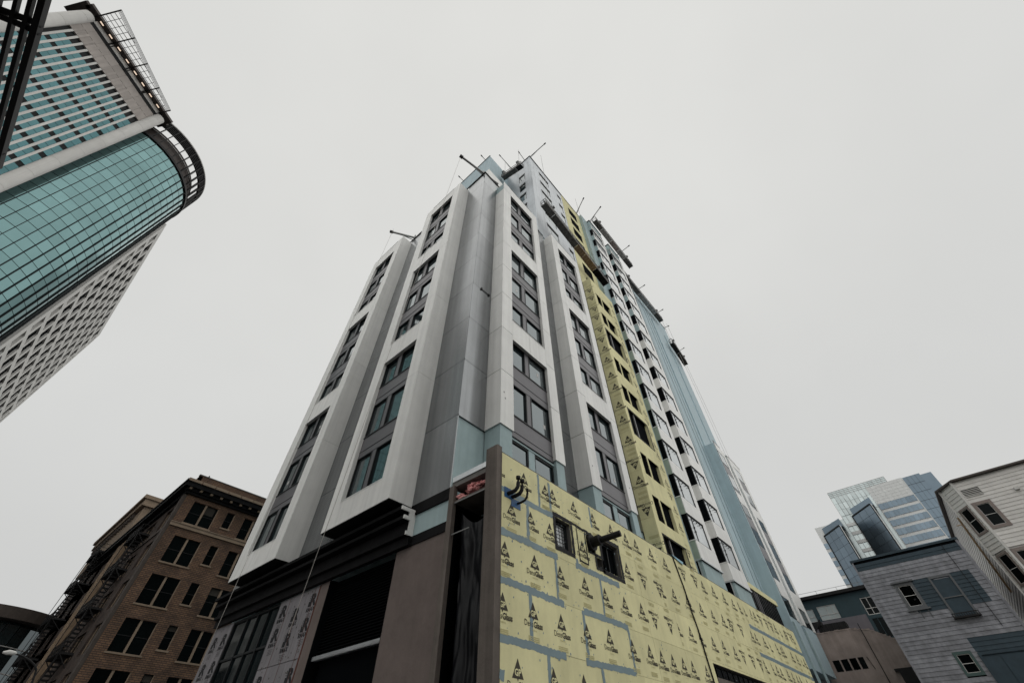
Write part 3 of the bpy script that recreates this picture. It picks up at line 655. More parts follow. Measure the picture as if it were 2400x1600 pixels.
# conduit elbows on blue flashing
m_ = MB()
for (a, b, c, d, dd) in ((8.36, 8.76, 7.38, 7.70, 0.012), (8.66, 9.08, 7.20, 7.46, 0.016)): mbox(m_, YW, a, b, 0.008, dd, c, d)
part('flashing_patch', m_, BLUEFL, BT)
for (u, z, h, r) in ((8.52, 7.52, 0.50, 0.058), (8.70, 7.48, 0.50, 0.058), (8.94, 7.36, 0.42, 0.034)):
    m_ = MB(); pts = [(u, 7.6, z), (u + .03, 7.46, z + .01), (u + .08, 7.36, z + .06), (u + .12, 7.31, z + .16), (u + .14, 7.30, z + .30), (u + .14, 7.30, z + h - .06)]
    m_.tube(pts, r, 10); m_.tube([(u + .14, 7.30, z + h - .08), (u + .14, 7.30, z + h)], r * 1.22, 10); part('conduit_elbow', m_, BLK, BT)
# low street opening in the yellow wall
ow = window(YW, BT, 21.1, 31.0, 4.62, 5.06, -0.2, fr=0.04, mulls=[21.1 + .62 * i for i in range(1, 16)], depth=0.06, glass=DGLASS, mw=0.03)
m_ = MB(); mbox(m_, YW, 21.1, 31.0, -0.25, 0.03, 4.2, 4.6); part('lintel', m_, WOODPOST, BT)
fbox('opening_back', YW, BT, VOID, 21.1, 31.0, -0.29, -0.27, 0.4, 4.2)
m_ = MB(); mbox(m_, YW, 8.25, 38.1, -0.3, 0.0, 8.803, 8.83); part('parapet_cap', m_, CONC, BT)

# ---- podium on the left street: posts, slab, cornice, stucco, louvre and insulation boards
m_ = MB(); m_.box(8.03, 8.25, 7.605, 8.08, 0, 9.0)
part('corner_post', m_, WOODPOST, BT)
m_ = MB(); mbox(m_, FL, 9.68, 9.90, -0.1, 0.05, 0, 8.42); part('corner_post', m_, WOODPOST, BT)
m_ = MB(); mbox(m_, FL, 8.08, 9.86, -1.6, 0.0, 8.38, 8.56); part('slab', m_, CONC, BT)
m_ = MB(); mbox(m_, FL, 8.08, 9.82, -0.05, 0.03, 8.56, 8.74); part('slab_flashing', m_, SILVER, BT)
m_ = MB(); mbox(m_, FL, 8.08, 9.68, -1.2, -0.02, 7.82, 7.90); part('shelf', m_, WOODPOST, BT)
m_ = MB(); mbox(m_, FL, 8.08, 9.68, -0.03, 0.0, 7.80, 7.835); mbox(m_, FL, 8.9, 9.66, -0.03, 0.0, 6.81, 6.84); part('angle_iron', m_, STEEL, BT)
m_ = MB(); mbox(m_, FL, 8.08, 9.7, -1.5, -1.4, 0, 8.4); m_.box(8.3, 10.1, 9.93, 9.99, 0, 8.3); m_.box(8.3, 10.1, 7.9, 7.95, 0, 8.3); part('inner_wall', m_, VOID, BT)
fbox('membrane_strip', FL, BT, TEAL, 9.92, 11.7, -0.04, 0.01, 7.30, 8.02)
m_ = MB(); mbox(m_, FL, 9.9, 26.4, 0.0, 0.07, 8.02, 8.1); mbox(m_, FL, 9.9, 11.9, 0.0, 0.05, 8.1, 8.42); part('flashing', m_, DARKTRIM, BT)
# stepped cornice with a pale raw end
prof = [(0.0, 8.17), (0.62, 8.17), (0.62, 8.05), (0.28, 8.05), (0.28, 7.9), (0.48, 7.9), (0.48, 7.78), (0.22, 7.78), (0.22, 7.42), (0.30, 7.42), (0.30, 7.30), (0.0, 7.30)]
def extr(y0, y1, pf):
    b = MB(); n = len(pf); b.add([(8.25 - d, y0, z) for d, z in pf] + [(8.25 - d, y1, z) for d, z in pf], [tuple(range(n)), tuple(reversed(range(n, 2 * n)))] + [(i, n + i, n + (i + 1) % n, (i + 1) % n) for i in range(n)]); return b
for y0, y1 in ((11.66, 14.9), (14.91, 18.2), (18.21, 21.8), (21.81, 26.4)): part('cornice', extr(y0, y1, prof), DARKTRIM, BT)
part('cornice_end', extr(11.6, 11.655, prof), WHITE, BT)
m_ = MB(); mbox(m_, FL, 11.6, 26.4, 0.0, 0.16, 7.0, 7.295); part('frieze', m_, DARKTRIM, BT)
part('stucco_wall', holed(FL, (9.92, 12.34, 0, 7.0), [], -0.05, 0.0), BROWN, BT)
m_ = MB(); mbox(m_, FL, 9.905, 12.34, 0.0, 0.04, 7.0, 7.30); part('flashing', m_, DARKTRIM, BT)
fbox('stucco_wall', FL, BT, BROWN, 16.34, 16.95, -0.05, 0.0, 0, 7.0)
lo = part('louvre', (lambda b: (mbox(b, FL, 12.36, 16.3, -0.45, -0.43, 0, 7.0), mbox(b, FL, 12.34, 12.4, -0.45, -0.02, 0, 7.0), mbox(b, FL, 16.28, 16.34, -0.45, 0.01, 0, 7.0), b)[3])(MB()), VOID, BT)
for i in range(26):
    fbox('louvre_blade', FL, lo, VOID2, 12.42, 16.28, -0.30, -0.22, 4.72 + .088 * i, 4.75 + .088 * i)
m_ = MB(); mbox(m_, FL, 12.4, 16.28, -0.2, -0.1, 4.58, 4.68)
for i in range(60): mbox(m_, FL, 12.43 + .064 * i, 12.455 + .064 * i, -0.22, -0.09, 4.55, 4.64)
part('brush_seal', m_, SILVER, BT)
# insulation boards with printed R marks
rl = MB(); text_mb(rl, 'R', 0.56, 0.08, 0, 0, 0, 0.03, 1.25); text_mb(rl, 'RMAX', 0.19, 0.06, -0.19, 0, 0, 0.010, 1.1); rl.box(-0.2, -0.1, -.001, 0, -0.02, 0.16); 
for i in range(3): rl.box(-0.2, -0.15, -.001, 0, 0.2 + .06 * i, 0.235 + .06 * i)
for i in range(4): rl.box(-0.1, 0.25, -.001, 0, -0.28 - .05 * i, -0.268 - .05 * i)
RL = rl.mesh('printed_mark', [mat('bold_black_print', (0.014, 0.014, 0.016), .9, rand=0)])
ys = [17.0, 17.9, 18.95, 20.0]
for bi, (a, b) in enumerate(zip(ys[:-1], ys[1:])):
    for (z0, z1) in ((0.1, 2.4), (2.42, 4.72), (4.74, 6.98)):
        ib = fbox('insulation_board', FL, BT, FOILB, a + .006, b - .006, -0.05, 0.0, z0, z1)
        for q in range(3):
            z = z1 - 0.62 - 0.80 * q - (0.3 if bi % 2 else 0)
            if z < z0 + .3: continue
            link('printed_mark', RL, ib, FL.P((a + b) / 2 + 0.1 * (bi - 1), 0.004, z), FL.ang)
for (z0, z1) in ((0.1, 2.4), (2.42, 4.72), (4.74, 6.98)):
    for a, b in ((24.4, 25.3), (25.3, 26.4)):
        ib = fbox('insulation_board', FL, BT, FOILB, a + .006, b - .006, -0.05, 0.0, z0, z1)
        for q in range(2): link('printed_mark', RL, ib, FL.P((a + b) / 2, 0.004, z1 - 0.8 - q * 1.0), FL.ang)
m_ = MB()
for i in range(150):
    y = random.choice([random.uniform(17.05, 19.95), random.uniform(24.5, 26.3)]); z = random.uniform(3.0, 6.9); r = random.uniform(.012, .03)
    mbox(m_, FL, y - r, y + r, 0.003, 0.005, z - r, z + r)
part('fastener', m_, PRINT, BT, kind='stuff')
m_ = MB()
for y in (17.3, 18.3, 19.2): mbox(m_, FL, y, y + .02, .002, .006, 3, 6.95)
mbox(m_, FL, 16.95, 17.02, -0.05, 0.015, 0, 6.98); part('red_strip', m_, mat('rust_strip', (0.10, 0.035, 0.025), 0.8), BT)
window(FL, BT, 20.02, 24.38, 2.0, 6.95, -0.12, fr=0.09, mulls=(21.0, 22.0, 23.0), depth=0.1, glass=PGLASS, mw=0.08, trans=(5.5, 4.2, 3.1))

# ------------------------------------------------------------------ loose things on the tower
pl = MB(); nu, nv = 40, 60
for i in range(nu + 1):
    for j in range(nv + 1):
        u = i / nu; v = j / nv; y = 8.12 + 1.5 * u * (0.95 - 0.10 * math.sin(v * 3)); z = 7.6 - 0.55 * math.sin(u * math.pi) * (1 - v) - 6.6 * v
        q_ = Vector((u * 2.6 + v * 1.8, v * 3.2 - u * 1.5, 3.0)); n1 = noise.noise(q_); n2 = noise.noise(q_ * 2.3 + Vector((9, 2, 1))); n3 = noise.noise(q_ * 5.1)
        d = -0.22 + 0.22 * (abs(n1) - .25) + 0.05 * (abs(n2) - .2) + 0.008 * n3 + 0.04 * math.sin(u * 9 + 3 * n1)
        pl.v.append(tuple(FL.P(y, d, z)))
for i in range(nu):
    for j in range(nv):
        a = i * (nv + 1) + j; pl.f.append((a, a + nv + 1, a + nv + 2, a + 1)); pl.mi.append(0)
solo('plastic_sheet', pl, PLASTIC, 'black plastic sheet hanging crumpled in the opening beside the yellow board wall', 'plastic sheet').data.polygons.foreach_set('use_smooth', [True] * len(pl.f))
pk = MB()
for i in range(90):
    y = random.uniform(8.45, 9.6); d = random.uniform(-.5, -.05); z = 7.93 + random.uniform(0, .17) + (.12 if y < 9.1 else -.02)
    r = random.uniform(.03, .095); n = 7
    o = len(pk.v); P = []
    for a in range(5):
        for b in range(n):
            th = math.pi * a / 4; ph = 2 * math.pi * b / n; rr = r * random.uniform(.5, 1.4)
            P.append(FL.P(y + 2.0 * rr * math.sin(th) * math.cos(ph), d + rr * math.sin(th) * math.sin(ph), max(7.905, z + .7 * rr * math.cos(th))))
    pk.add(P, [(a * n + b, a * n + (b + 1) % n, (a + 1) * n + (b + 1) % n, (a + 1) * n + b) for a in range(4) for b in range(n)])
solo('insulation_batt', pk, PINK, 'torn pink fibreglass insulation lying on the ledge above the black plastic', 'insulation')
cb = MB(); cb.tube([(19.9, 7.75, 8.86), (19.95, 7.57, 8.82), (20.23, 7.56, 7.63), (20.36, 7.56, 6.6), (20.48, 7.56, 6.1), (20.55, 7.56, 4.4), (20.6, 7.56, 0.1)], 0.028, 7)
solo('power_cable', cb, BLK, 'black cable hanging over the parapet down the yellow boards', 'cable')
bp = MB(); bp.add([(19.7, 9.0, 9.2), (20.9, 9.0, 9.15), (21.05, 7.56, 8.86), (19.9, 7.57, 8.92), (20.4, 7.9, 9.0), (20.95, 7.55, 8.72), (20.4, 7.56, 8.78)], [(0, 1, 4), (1, 2, 4), (4, 2, 3), (3, 0, 4), (3, 2, 5, 6)])
solo('blue_tarp', bp, mat('blue_plastic', (0.10, 0.32, 0.42), 0.3), 'pale blue plastic scrap bunched on the yellow parapet under the yellow bay', 'tarp')

def rope(p, q, label, sag=0.0, r=0.010):
    m_ = MB(); p = Vector(p); q = Vector(q); pts = [p.lerp(q, i / 14) - Vector((sag * math.sin(math.pi * i / 14), 0, 0)) for i in range(15)]
    m_.tube(pts, r, 6); return solo('hanging_rope', m_, ROPE, label, 'rope', 'ropes hanging down the left street front')
rope((6.02, 10.82, 38.5), (6.95, 15.5, 5.0), 'pale rope hanging in front of the nearer white bay of the left street front', 0.05)
rope((6.35, 20.6, 38.5), (6.95, 22.2, 5.0), 'pale rope hanging in front of the farther white bay of the left street front', 0.05)

def stage(name, label, p, q, width, segs, ropes_top=None, out=(0, -1)):
    """suspended work platform from p to q (inner bottom edge), width towards the street"""
    p = Vector(p); q = Vector(q); t = (q - p); L = t.length; t.normalize(); o = Vector((out[0], out[1], 0)); up = Vector((0, 0, 1))
    root = thing(name, label, 'swing stage', tuple(p), 'suspended work platforms hanging from the roof')
    def bx(mb, a, b, c, d, e, f):
        mb.add([p + t * x + o * y + up * z for z in (e, f) for (x, y) in ((a, c), (b, c), (b, d), (a, d))], [(0, 3, 2, 1), (4, 5, 6, 7), (0, 1, 5, 4), (1, 2, 6, 5), (2, 3, 7, 6), (3, 0, 4, 7)])
    for (a, b, mm) in segs:
        d = MB(); bx(d, a * L + .02, b * L - .02, 0, width, 0.04, 0.08)
        n = int((b - a) * L / 0.32)
        for i in range(n): bx(d, a * L + .05 + i * .32, a * L + .11 + i * .32, 0.02, width - .02, -0.01, 0.04)
        bx(d, a * L + .02, b * L - .02, 0, 0.06, -0.03, 0.12); bx(d, a * L + .02, b * L - .02, width - .06, width, -0.03, 0.12); part('deck', d, mm, root)
    r_ = MB()
    for y in (0.03, width - .03):
        for z in (0.5, 1.0):
            r_.bar(p + o * y + up * z, q + o * y + up * z, 0.055)
        n = int(L / 1.5)
        for i in range(n + 1): r_.bar(p + t * (L * i / n) + o * y, p + t * (L * i / n) + o * y + up * 1.0, 0.055)
    for x in (0, L):
        for z in (0.5, 1.0): r_.bar(p + t * x + up * z, p + t * x + o * width + up * z, 0.04)
    part('guardrail', r_, STEEL, root)
    tb = MB(); bx(tb, 0, L, -.005, .02, .1, .26); bx(tb, 0, L, width - .02, width + .005, .1, .26); part('toe_board', tb, DECK, root)
    for x in (0.12, 0.86):
        h = MB(); c = p + t * (L * x) + o * (width * .5)
        h.bar(c + up * .1 - o * width * .55, c + up * 1.9 - o * width * .1, .06); h.bar(c + up * .1 + o * width * .55, c + up * 1.9 + o * width * .1, .06)
        h.bar(c + up * 1.9 - o * width * .15, c + up * 1.9 + o * width * .15, .08); h.tube([c + up * .5 - t * .25, c + up * .5 + t * .25], .2, 10); h.bar(c + up * .55 + o * .2, c + up * 1.15 + o * .2, .3)
        h.tube([c + up * 1.2 + o * .35 - t * .14, c + up * 1.2 + o * .35 + t * .14], .17, 10)
        part('hoist', h, STEEL, root)
        if ropes_top:
            rp = MB(); rp.tube([c + up * 1.9, (c.x, c.y, ropes_top)], 0.02, 5); part('wire_rope', rp, STEEL, root)
    return root
stage('swing_stage', 'short dark work platform in front of the topmost windows of the grey tower corner', (14.6, 13.6, 55.2), (14.6, 10.3, 53.6), 0.62, [(0, .72, DECK), (.72, 1, DARKMET)], 60.8, (-1, 0))
stage('swing_stage', 'long work platform with brown plywood patches crossing the yellow top storeys', (15.5, 9.22, 42.1), (26.6, 9.22, 39.6), 0.70, [(0, .14, DECK), (.14, .5, DECK), (.5, .62, PLY), (.62, .8, PLY), (.8, 1, DARKMET)], 60.6)
stage('swing_stage', 'work platform with pale ribbed deck hanging outside the top of the white corner-window bays', (28.6, 8.64, 58.0), (39.3, 8.64, 58.0), 0.68, [(0, .18, DECK), (.18, .42, PALED), (.42, .62, PALEB), (.62, .8, PALED), (.8, 1, DECK)], 60.9)
stage('swing_stage', 'grey work platform hanging along the top of the pale blue wall', (38.3, 9.98, 56.0), (51.0, 9.98, 56.0), 0.70, [(0, .38, DECK), (.38, .62, PALED), (.62, .82, PALED), (.82, 1, DECK)], 58.6)
stage('swing_stage', 'smallest dark work platform, hanging past the far edge of the pale blue wall', (51.0, 9.9, 50.3), (54.6, 9.9, 48.0), 0.66, [(0, .45, DARKMET), (.45, 1, DIRTBRN)], 58.2)

for (x, y, z0, z1, l) in ((52.2, 9.35, 29.6, 48.6, 'nearer of two pale ropes dropping from the smallest platform to the low far wing'), (54.0, 9.4, 29.6, 47.6, 'farther of two pale ropes dropping from the smallest platform to the low far wing'), (40.6, 9.7, 12.7, 56.0, 'thin rope hanging down the pale blue wall from the grey platform')):
    m_ = MB(); m_.tube([(x, y, z1), (x + .15, y - .02, (z0 + z1) / 2), (x, y, z0)], .018, 6); o_ = solo('hanging_rope', m_, ROPE, l, 'rope', 'ropes hanging down the right street front')
def outrigger(a, b, label, r=0.07, brace=True, tail=1.6):
    a = Vector(a); b = Vector(b); d = (b - a).normalized()
    m_ = MB(); m_.bar(a - d * 0.0, b + d * tail, r * 1.4, r * 1.8)
    root = thing('roof_outrigger', label, 'beam', tuple(b), 'outrigger beams on the roof edges')
    part('beam', m_, STEEL, root)
    if brace:
        m_ = MB(); m_.bar(a.lerp(b, .35), b + Vector((0, 0, -.5)), r * .7); m_.bar(b + Vector((0, 0, -.9)), b + Vector((0, 0, .5)), r); part('brace', m_, STEEL, root)
    m_ = MB(); m_.bar(a - d * .08, a + d * .22, r * 2.4, r * 2.4); part('end_shackle', m_, DARKMET, root)
OG = 'beams'
outrigger((6.0, 10.82, 38.6), (8.3, 10.28, 38.35), 'stout grey boom leaning out over the grey metal corner roof', .10)
outrigger((6.37, 21.1, 38.6), (8.27, 19.7, 38.3), 'grey boom leaning out over the farther white bay on the left', .09)
outrigger((16.07, 7.45, 60.75), (15.93, 10.1, 60.3), 'boom at the highest corner of the grey tower, reaching over the right front', .06)
outrigger((14.5, 10.88, 60.7), (15.6, 10.93, 60.5), 'short boom above the left face of the grey tower corner', .05, False)
outrigger((13.07, 13.15, 60.7), (15.5, 13.08, 60.6), 'thin boom over the inner corner beside the pale blue stair core', .05)
outrigger((11.3, 19.44, 60.6), (12.3, 19.38, 60.5), 'stub of beam on the far left roof edge of the pale blue stair core', .05, False)
outrigger((11.39, 15.05, 60.6), (12.1, 15.02, 60.5), 'stub of beam near the front corner of the pale blue stair core', .05, False)
outrigger((25.85, 7.88, 60.7), (26.92, 10.13, 60.2), 'slanting boom above the yellow top storeys', .06)
outrigger((28.72, 6.73, 60.8), (29.34, 9.3, 60.2), 'boom above the first white corner-window bay', .06)
outrigger((37.6, 6.9, 61.2), (37.2, 8.8, 60.3), 'small boom behind the middle of the platform with the pale ribbed deck', .05, False)
outrigger((44.2, 8.45, 58.6), (43.85, 10.4, 58.1), 'small boom above the left half of the grey platform on the blue wall', .05, False)
outrigger((51.0, 8.6, 58.6), (50.6, 10.4, 58.1), 'small boom above the right half of the grey platform on the blue wall', .05, False)
outrigger((54.5, 9.45, 57.9), (54.3, 10.5, 57.9), 'small boom at the far roof corner of the pale blue wall', .05, False)
outrigger((55.7, 8.9, 52.6), (55.2, 9.8, 52.0), 'small boom standing on the smallest dark platform', .04, False, .3)

# ------------------------------------------------------------------ office tower on the left
TH = R_(31.15)
OT = thing('office_tower', 'tall concrete and teal glass office tower with a rounded glass bay and trellis crown', 'building', (-38.44, 83.58, 0))
F1 = Fac((-38.444, 83.583), TH)
m_ = MB(); mbox(m_, F1, -20.6, 0.6, -0.6, -0.28, 0, 115); part('wall', m_, TDARK, OT)
m_ = MB(); mbox(m_, F1, -20.6, 0.6, -20, -0.6, 0, 116.5); part('tower_mass', m_, TDARK, OT)
fins = [-1.85 - 1.165 * i for i in range(16)]
for f in fins[:-1]:
    m_ = MB(); mbox(m_, F1, f - .2, f + .2, -0.28, 0.10, 30, 109.4); part('fin', m_, TCONC, OT)
floors_ = [102.75 - 4.87 * j for j in range(-1, 8)]
for j, zd in enumerate(floors_):
    for i in range(-1, 15):
        a = fins[i + 1] + .2 if i >= 0 else -1.65; b = (fins[i] - .2) if i >= 0 else -0.62
        if i >= 0: a, b = fins[i + 1] + .2, fins[i] - .2
        else: a, b = fins[0] + .2, -0.62
        if zd < 68 and i < 8: pass
        for (z0, z1) in ((zd + .6, zd + 2.28), (zd + 2.36, zd + 4.27)):
            if z1 > 109.4: continue
            if i > 11 and z0 < 84: continue
            if j == 1 and i == 14: continue
            fbox('window_pane', F1, OT, TGLASS2, a, b, -0.28, -0.2, z0, z1)
for i in range(9):
    a, b = -19.6 + 2.1 * i, -17.5 + 2.1 * i
    fbox('stone_panel', F1, OT, TPINK, a + .01, b - .01, -0.3, 0.06, 109.42, 112.32); fbox('stone_panel', F1, OT, TPINK, a + .01, b - .01, -0.3, 0.08, 112.38, 114.9)
for f in fins[:-1]: fbox('fin_cap', F1, OT, TPINK, f - .2, f + .2, 0.06, 0.16, 109.4, 112.3)
for uc in (0.42, -20.1):
    for z in range(0, 116, 6):
        z1 = min(z + 6, 116.0); b = MB()
        pol = []
        for k in range(13):
            a = math.pi * k / 12; P = F1.P(uc + 1.1 * math.cos(a), 1.0 * math.sin(a), 0); pol.append((P.x, P.y))
        Q = F1.P(uc - 1.1, -1.2, 0); pol.append((Q.x, Q.y)); Q = F1.P(uc + 1.1, -1.2, 0); pol.append((Q.x, Q.y))
        b.prism(pol, z + .02, z1 - .02); part('column_drum', b, TCONC, OT)
m_ = MB(); mbox(m_, F1, -19.3, -0.4, -0.2, 0.12, 114.95, 115.9); part('channel', m_, TDARK, OT)
for i in range(4): fbox('parapet_panel', F1, OT, TCONC, -19.1 + 4.68 * i, -14.6 + 4.68 * i, -0.2, 0.2, 115.92, 117.15)
m_ = MB(); mbox(m_, F1, -21.9, 2.0, -0.3, 1.35, 117.2, 117.9); mbox(m_, F1, 1.2, 2.3, -3.0, -0.3, 117.2, 117.9); mbox(m_, F1, -22.6, -21.3, -5.0, 0.6, 117.2, 117.9); mbox(m_, F1, -21.9, 2.0, -4, -0.3, 117.4, 118.2); part('roof_edge', m_, DBROWN, OT)
for i in range(8): fbox('soffit_lamp', F1, OT, LAMP, -18.95 + 2.36 * i, -18.15 + 2.36 * i, 0.62, 0.86, 117.12, 117.2)
for i in range(5):
    u = -19.8 + 4.8 * i; out = 7.0 - 0.94 * i
    m_ = MB(); m_.bar(F1.P(u, 0, 117.0), F1.P(u, out, 117.0), 0.24, 0.3); m_.bar(F1.P(u, 0.2, 115.0), F1.P(u, 0.2, 117.0), 0.24, 0.24); part('canopy_bracket', m_, DARKMET, OT)
for i in range(4):
    u0, u1 = -19.8 + 4.8 * i, -15.0 + 4.8 * i; o0, o1 = 6.9 - .94 * i, 5.96 - .94 * i; m_ = MB()
    for d in (2.1, 3.0, 4.0, 5.1):
        if d < o1 - .7: m_.bar(F1.P(u0, d, 117.2), F1.P(u1, d, 117.2), .09)
        elif d < o0 - .7: m_.bar(F1.P(u0, d, 117.2), F1.P(u0 + (u1 - u0) * (o0 - .7 - d) / (o0 - o1), d, 117.2), .09)
    for k in range(1, 4):
        u = u0 + 1.2 * k; m_.bar(F1.P(u, 1.3, 117.2), F1.P(u, o0 + (o1 - o0) * k / 4 - .85, 117.2), .09)
    for e in (0.85, .55, .28, 0.02): m_.bar(F1.P(u0, o0 - e, 117.25), F1.P(u1, o1 - e, 117.25), .075)
    part('trellis', m_, DARKMET, OT)
# rounded glass bay
CX, CY, CR = -37.8, 99.5, 13.85
def ring(r0, r1, z0, z1, a0=-125, a1=60, n=46):
    b = MB(); P = []
    for i in range(n + 1):
        a = R_(a0 + (a1 - a0) * i / n); c, s = math.cos(a), math.sin(a)
        P += [(CX + r0 * c, CY + r0 * s, z0), (CX + r1 * c, CY + r1 * s, z0), (CX + r1 * c, CY + r1 * s, z1), (CX + r0 * c, CY + r0 * s, z1)]
    fs = []
    for i in range(n):
        o = 4 * i
        for k in range(4): fs.append((o + k, o + 4 + k, o + 4 + (k + 1) % 4, o + (k + 1) % 4))
    b.add(P, fs); return b
part('bay_backing', ring(13.0, 13.72, 0, 110), TDARK, OT)
AST = 7.53; angs = [-83.3 - AST * 3 + AST * i for i in range(17)]
cnt = 0; rest = MB()
pw = 2 * 13.8 * math.sin(R_(AST / 2)) - 0.11; pmesh = boxmesh(0.06, pw, 2.435 - .11, TGLASS)
order = [(row, ai) for row in range(26) for ai in range(len(angs))]
for row, ai in order:
    a = R_(angs[ai] + AST / 2); z = 110 - 2.435 * (row + .5); P = Vector((CX + 13.78 * math.cos(a), CY + 13.78 * math.sin(a), z))
    if cnt < 300 and angs[ai] > -102:
        gp_ = link('glass_panel', pmesh, OT, P, a); gp_.rotation_euler = (0, R_(random.gauss(0, .35)), a + R_(random.gauss(0, .5))); cnt += 1
    else:
        c, s = math.cos(a), math.sin(a); w2 = pw / 2; t = Vector((-s, c, 0)); n_ = Vector((c, s, 0)); hh = (2.435 - .11) / 2
        rest.add([P - t * w2 - Vector((0, 0, hh)) + n_ * .03, P + t * w2 - Vector((0, 0, hh)) + n_ * .03, P + t * w2 + Vector((0, 0, hh)) + n_ * .03, P - t * w2 + Vector((0, 0, hh)) + n_ * .03], [(0, 1, 2, 3)])
part('glass_panels', rest, TGLASS, OT, kind='stuff')
for a in angs + [angs[-1] + AST]:
    r = R_(a); m_ = MB(); m_.bar((CX + 13.83 * math.cos(r), CY + 13.83 * math.sin(r), 40), (CX + 13.83 * math.cos(r), CY + 13.83 * math.sin(r), 110), .09, .09)
    m_.v = []; m_.f = []; m_.mi = []
    c, s = math.cos(r), math.sin(r)
    P = [(CX + rr * c - ss * s, CY + rr * s + ss * c, z) for z in (40, 110) for (rr, ss) in ((13.7, -.06), (14.03, -.06), (14.03, .06), (13.7, .06))]
    m_.add(P, [(0, 3, 2, 1), (4, 5, 6, 7), (0, 1, 5, 4), (1, 2, 6, 5), (2, 3, 7, 6), (3, 0, 4, 7)]); part('bay_mullion', m_, TDARK, OT)
    m_ = MB(); P = [(CX + rr * c - ss * s, CY + rr * s + ss * c, z) for z in (110.4, 119.8) for (rr, ss) in ((13.45, -.08), (14.0, -.08), (14.0, .08), (13.45, .08))]
    m_.add(P, [(0, 3, 2, 1), (4, 5, 6, 7), (0, 1, 5, 4), (1, 2, 6, 5), (2, 3, 7, 6), (3, 0, 4, 7)]); part('crown_rib', m_, DARKMET, OT)
part('crown_base', ring(13.0, 14.15, 109.95, 110.6), DARKMET, OT); part('crown_rim', ring(13.88, 13.98, 110.6, 110.72), TCONC, OT)
part('crown_cap', ring(13.5, 14.0, 119.8, 120.1), TCONC, OT)
for z in (117.0, 117.6, 118.2, 118.8, 119.4): part('crown_louvre', ring(13.4, 13.85, z, z + .18), DARKMET, OT)
part('crown_drum', ring(12.1, 12.4, 110.6, 116.2), DBROWN, OT)
part('crown_rail', ring(12.75, 12.85, 114.6, 114.8), DARKMET, OT)
part('crown_light_rail', ring(12.42, 12.5, 115.2, 115.45, -110, -20), TCONC, OT)
m_ = MB(); m_.box(-60, -30, 95, 118, 0, 110); 
b = MB(); b.prism([(CX + 13 * math.cos(R_(a)), CY + 13 * math.sin(R_(a))) for a in range(-125, 61, 5)], 0, 109.9); part('bay_core', b, TDARK, OT)
# long gridded concrete face
def fx(name, y0, y1, z0, z1, x0, x1, m): return wbox(name, OT, m, x0, x1, y0, y1, z0, z1)
fx('grid_backing', 113.5, 178, 0, 113, -34, -27.6, TDARK)
fx('end_pier', 176.6, 178.2, 0, 112.6, -27.2, -25.95, TCONC)
fx('parapet', 112.6, 178.2, 112.6, 115.2, -27.6, -26.0, TCONC)
fx('end_pier', 112.4, 114.6, 0, 114.4, -30, -25.9, TCONC)
GP_ = 5.62
for i in range(11): fx('pier', 116.2 + GP_ * i + 1.6, 116.2 + GP_ * i + 3.05, 20, 112.6, -27.6, -26.02, TCONC)
fx('pier', 114.6, 115.2, 20, 112.6, -27.6, -26.02, TCONC)
for j in range(19):
    z = 112.6 - 4.87 * (j + 1)
    fx('spandrel', 113.6, 178, z, z + 1.35, -26.95, -26.03, TCONC)
    for i in range(11):
        if z > 45: fx('window', 116.2 + GP_ * i + 3.05, 116.2 + GP_ * i + 7.2, z + 1.35, z + 4.87, -26.55, -26.42, VOID)

# ------------------------------------------------------------------ brick block further up the left street
BX, BY = 8.42, 55.0
BB = thing('brick_building', 'brown brick block with stone cornice, paired windows and iron fire escapes', 'building', (BX, BY, 0))
FB = Fac((0, BY), 0.0); FB.o = Vector((0, BY, 0)); FBL = FacY(BX)
heads_b = [23.5 - 3.65 * i for i in range(7)]
hol = []
for i, h in enumerate(heads_b):
    hh = 2.3 if i == 0 else 2.5
    hol += [(9.4, 12.05, h - hh, h), (13.05, 13.9, h - (1.72 if i == 0 else 1.9), h), (15.02, 17.2, h - hh, h), (18.6, 19.4, h - 1.9, h), (20.6, 22.8, h - hh, h)]
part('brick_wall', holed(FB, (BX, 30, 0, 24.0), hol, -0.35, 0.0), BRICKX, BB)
part('wall_core', (lambda b: (b.box(BX + .4, 30, BY + .42, 94, 0, 25), b)[1])(MB()), VOID, BB)
for (a, b, c, d) in hol:
    mulls = ((a + b) / 2,) if b - a > 1.5 else ()
    o = window(FB, BB, a, b, c, d, -0.30, fr=0.05, mulls=(), depth=0.08, glass=DGLASS, frame=DARKMET, trans=((c + d) / 2,))
    if random.random() < .4:
        bu = random.choice((a + .1, (a + b) / 2 + .1)); fbox('blind', FB, o, mat('window_blind', (0.045, 0.040, 0.033), .9, rand=.4), bu, min(b - .1, bu + (.95 if mulls else .7)), -0.262, -0.25, d - random.uniform(.4, 1.3), d - .06)
    for m0 in mulls: fbox('mullion', FB, BB, LIMEST, m0 - .09, m0 + .09, -0.28, -0.08, c, d)
    fbox('sill', FB, BB, LIMEST, a - .12, b + .12, -0.25, 0.08, c - .14, c)
    fbox('jamb_trim', FB, BB, LIMEST, b - .06, b - .002, -0.22, -0.03, c + .002, d - .002)
part('string_course', (lambda b: (mbox(b, FB, BX - .05, 30, 0.0, 0.14, 20.62, 20.95), mbox(b, FB, BX - .08, 30, 0.0, 0.22, 20.95, 21.02), b)[2])(MB()), LIMEST, BB)
m_ = MB(); mbox(m_, FB, BX - .3, 30, 0.0, 0.30, 23.95, 24.2); mbox(m_, FB, BX - .5, 30, 0, 0.5, 24.2, 24.5); mbox(m_, FB, BX - .8, 30, 0, 0.85, 24.5, 25.0)
m_.box(BX - .30, BX, BY - .05, 93, 23.95, 24.5); m_.box(BX - .85, BX, BY - .5, 93, 24.5, 25.0); part('cornice', m_, DARKTRIM, BB)
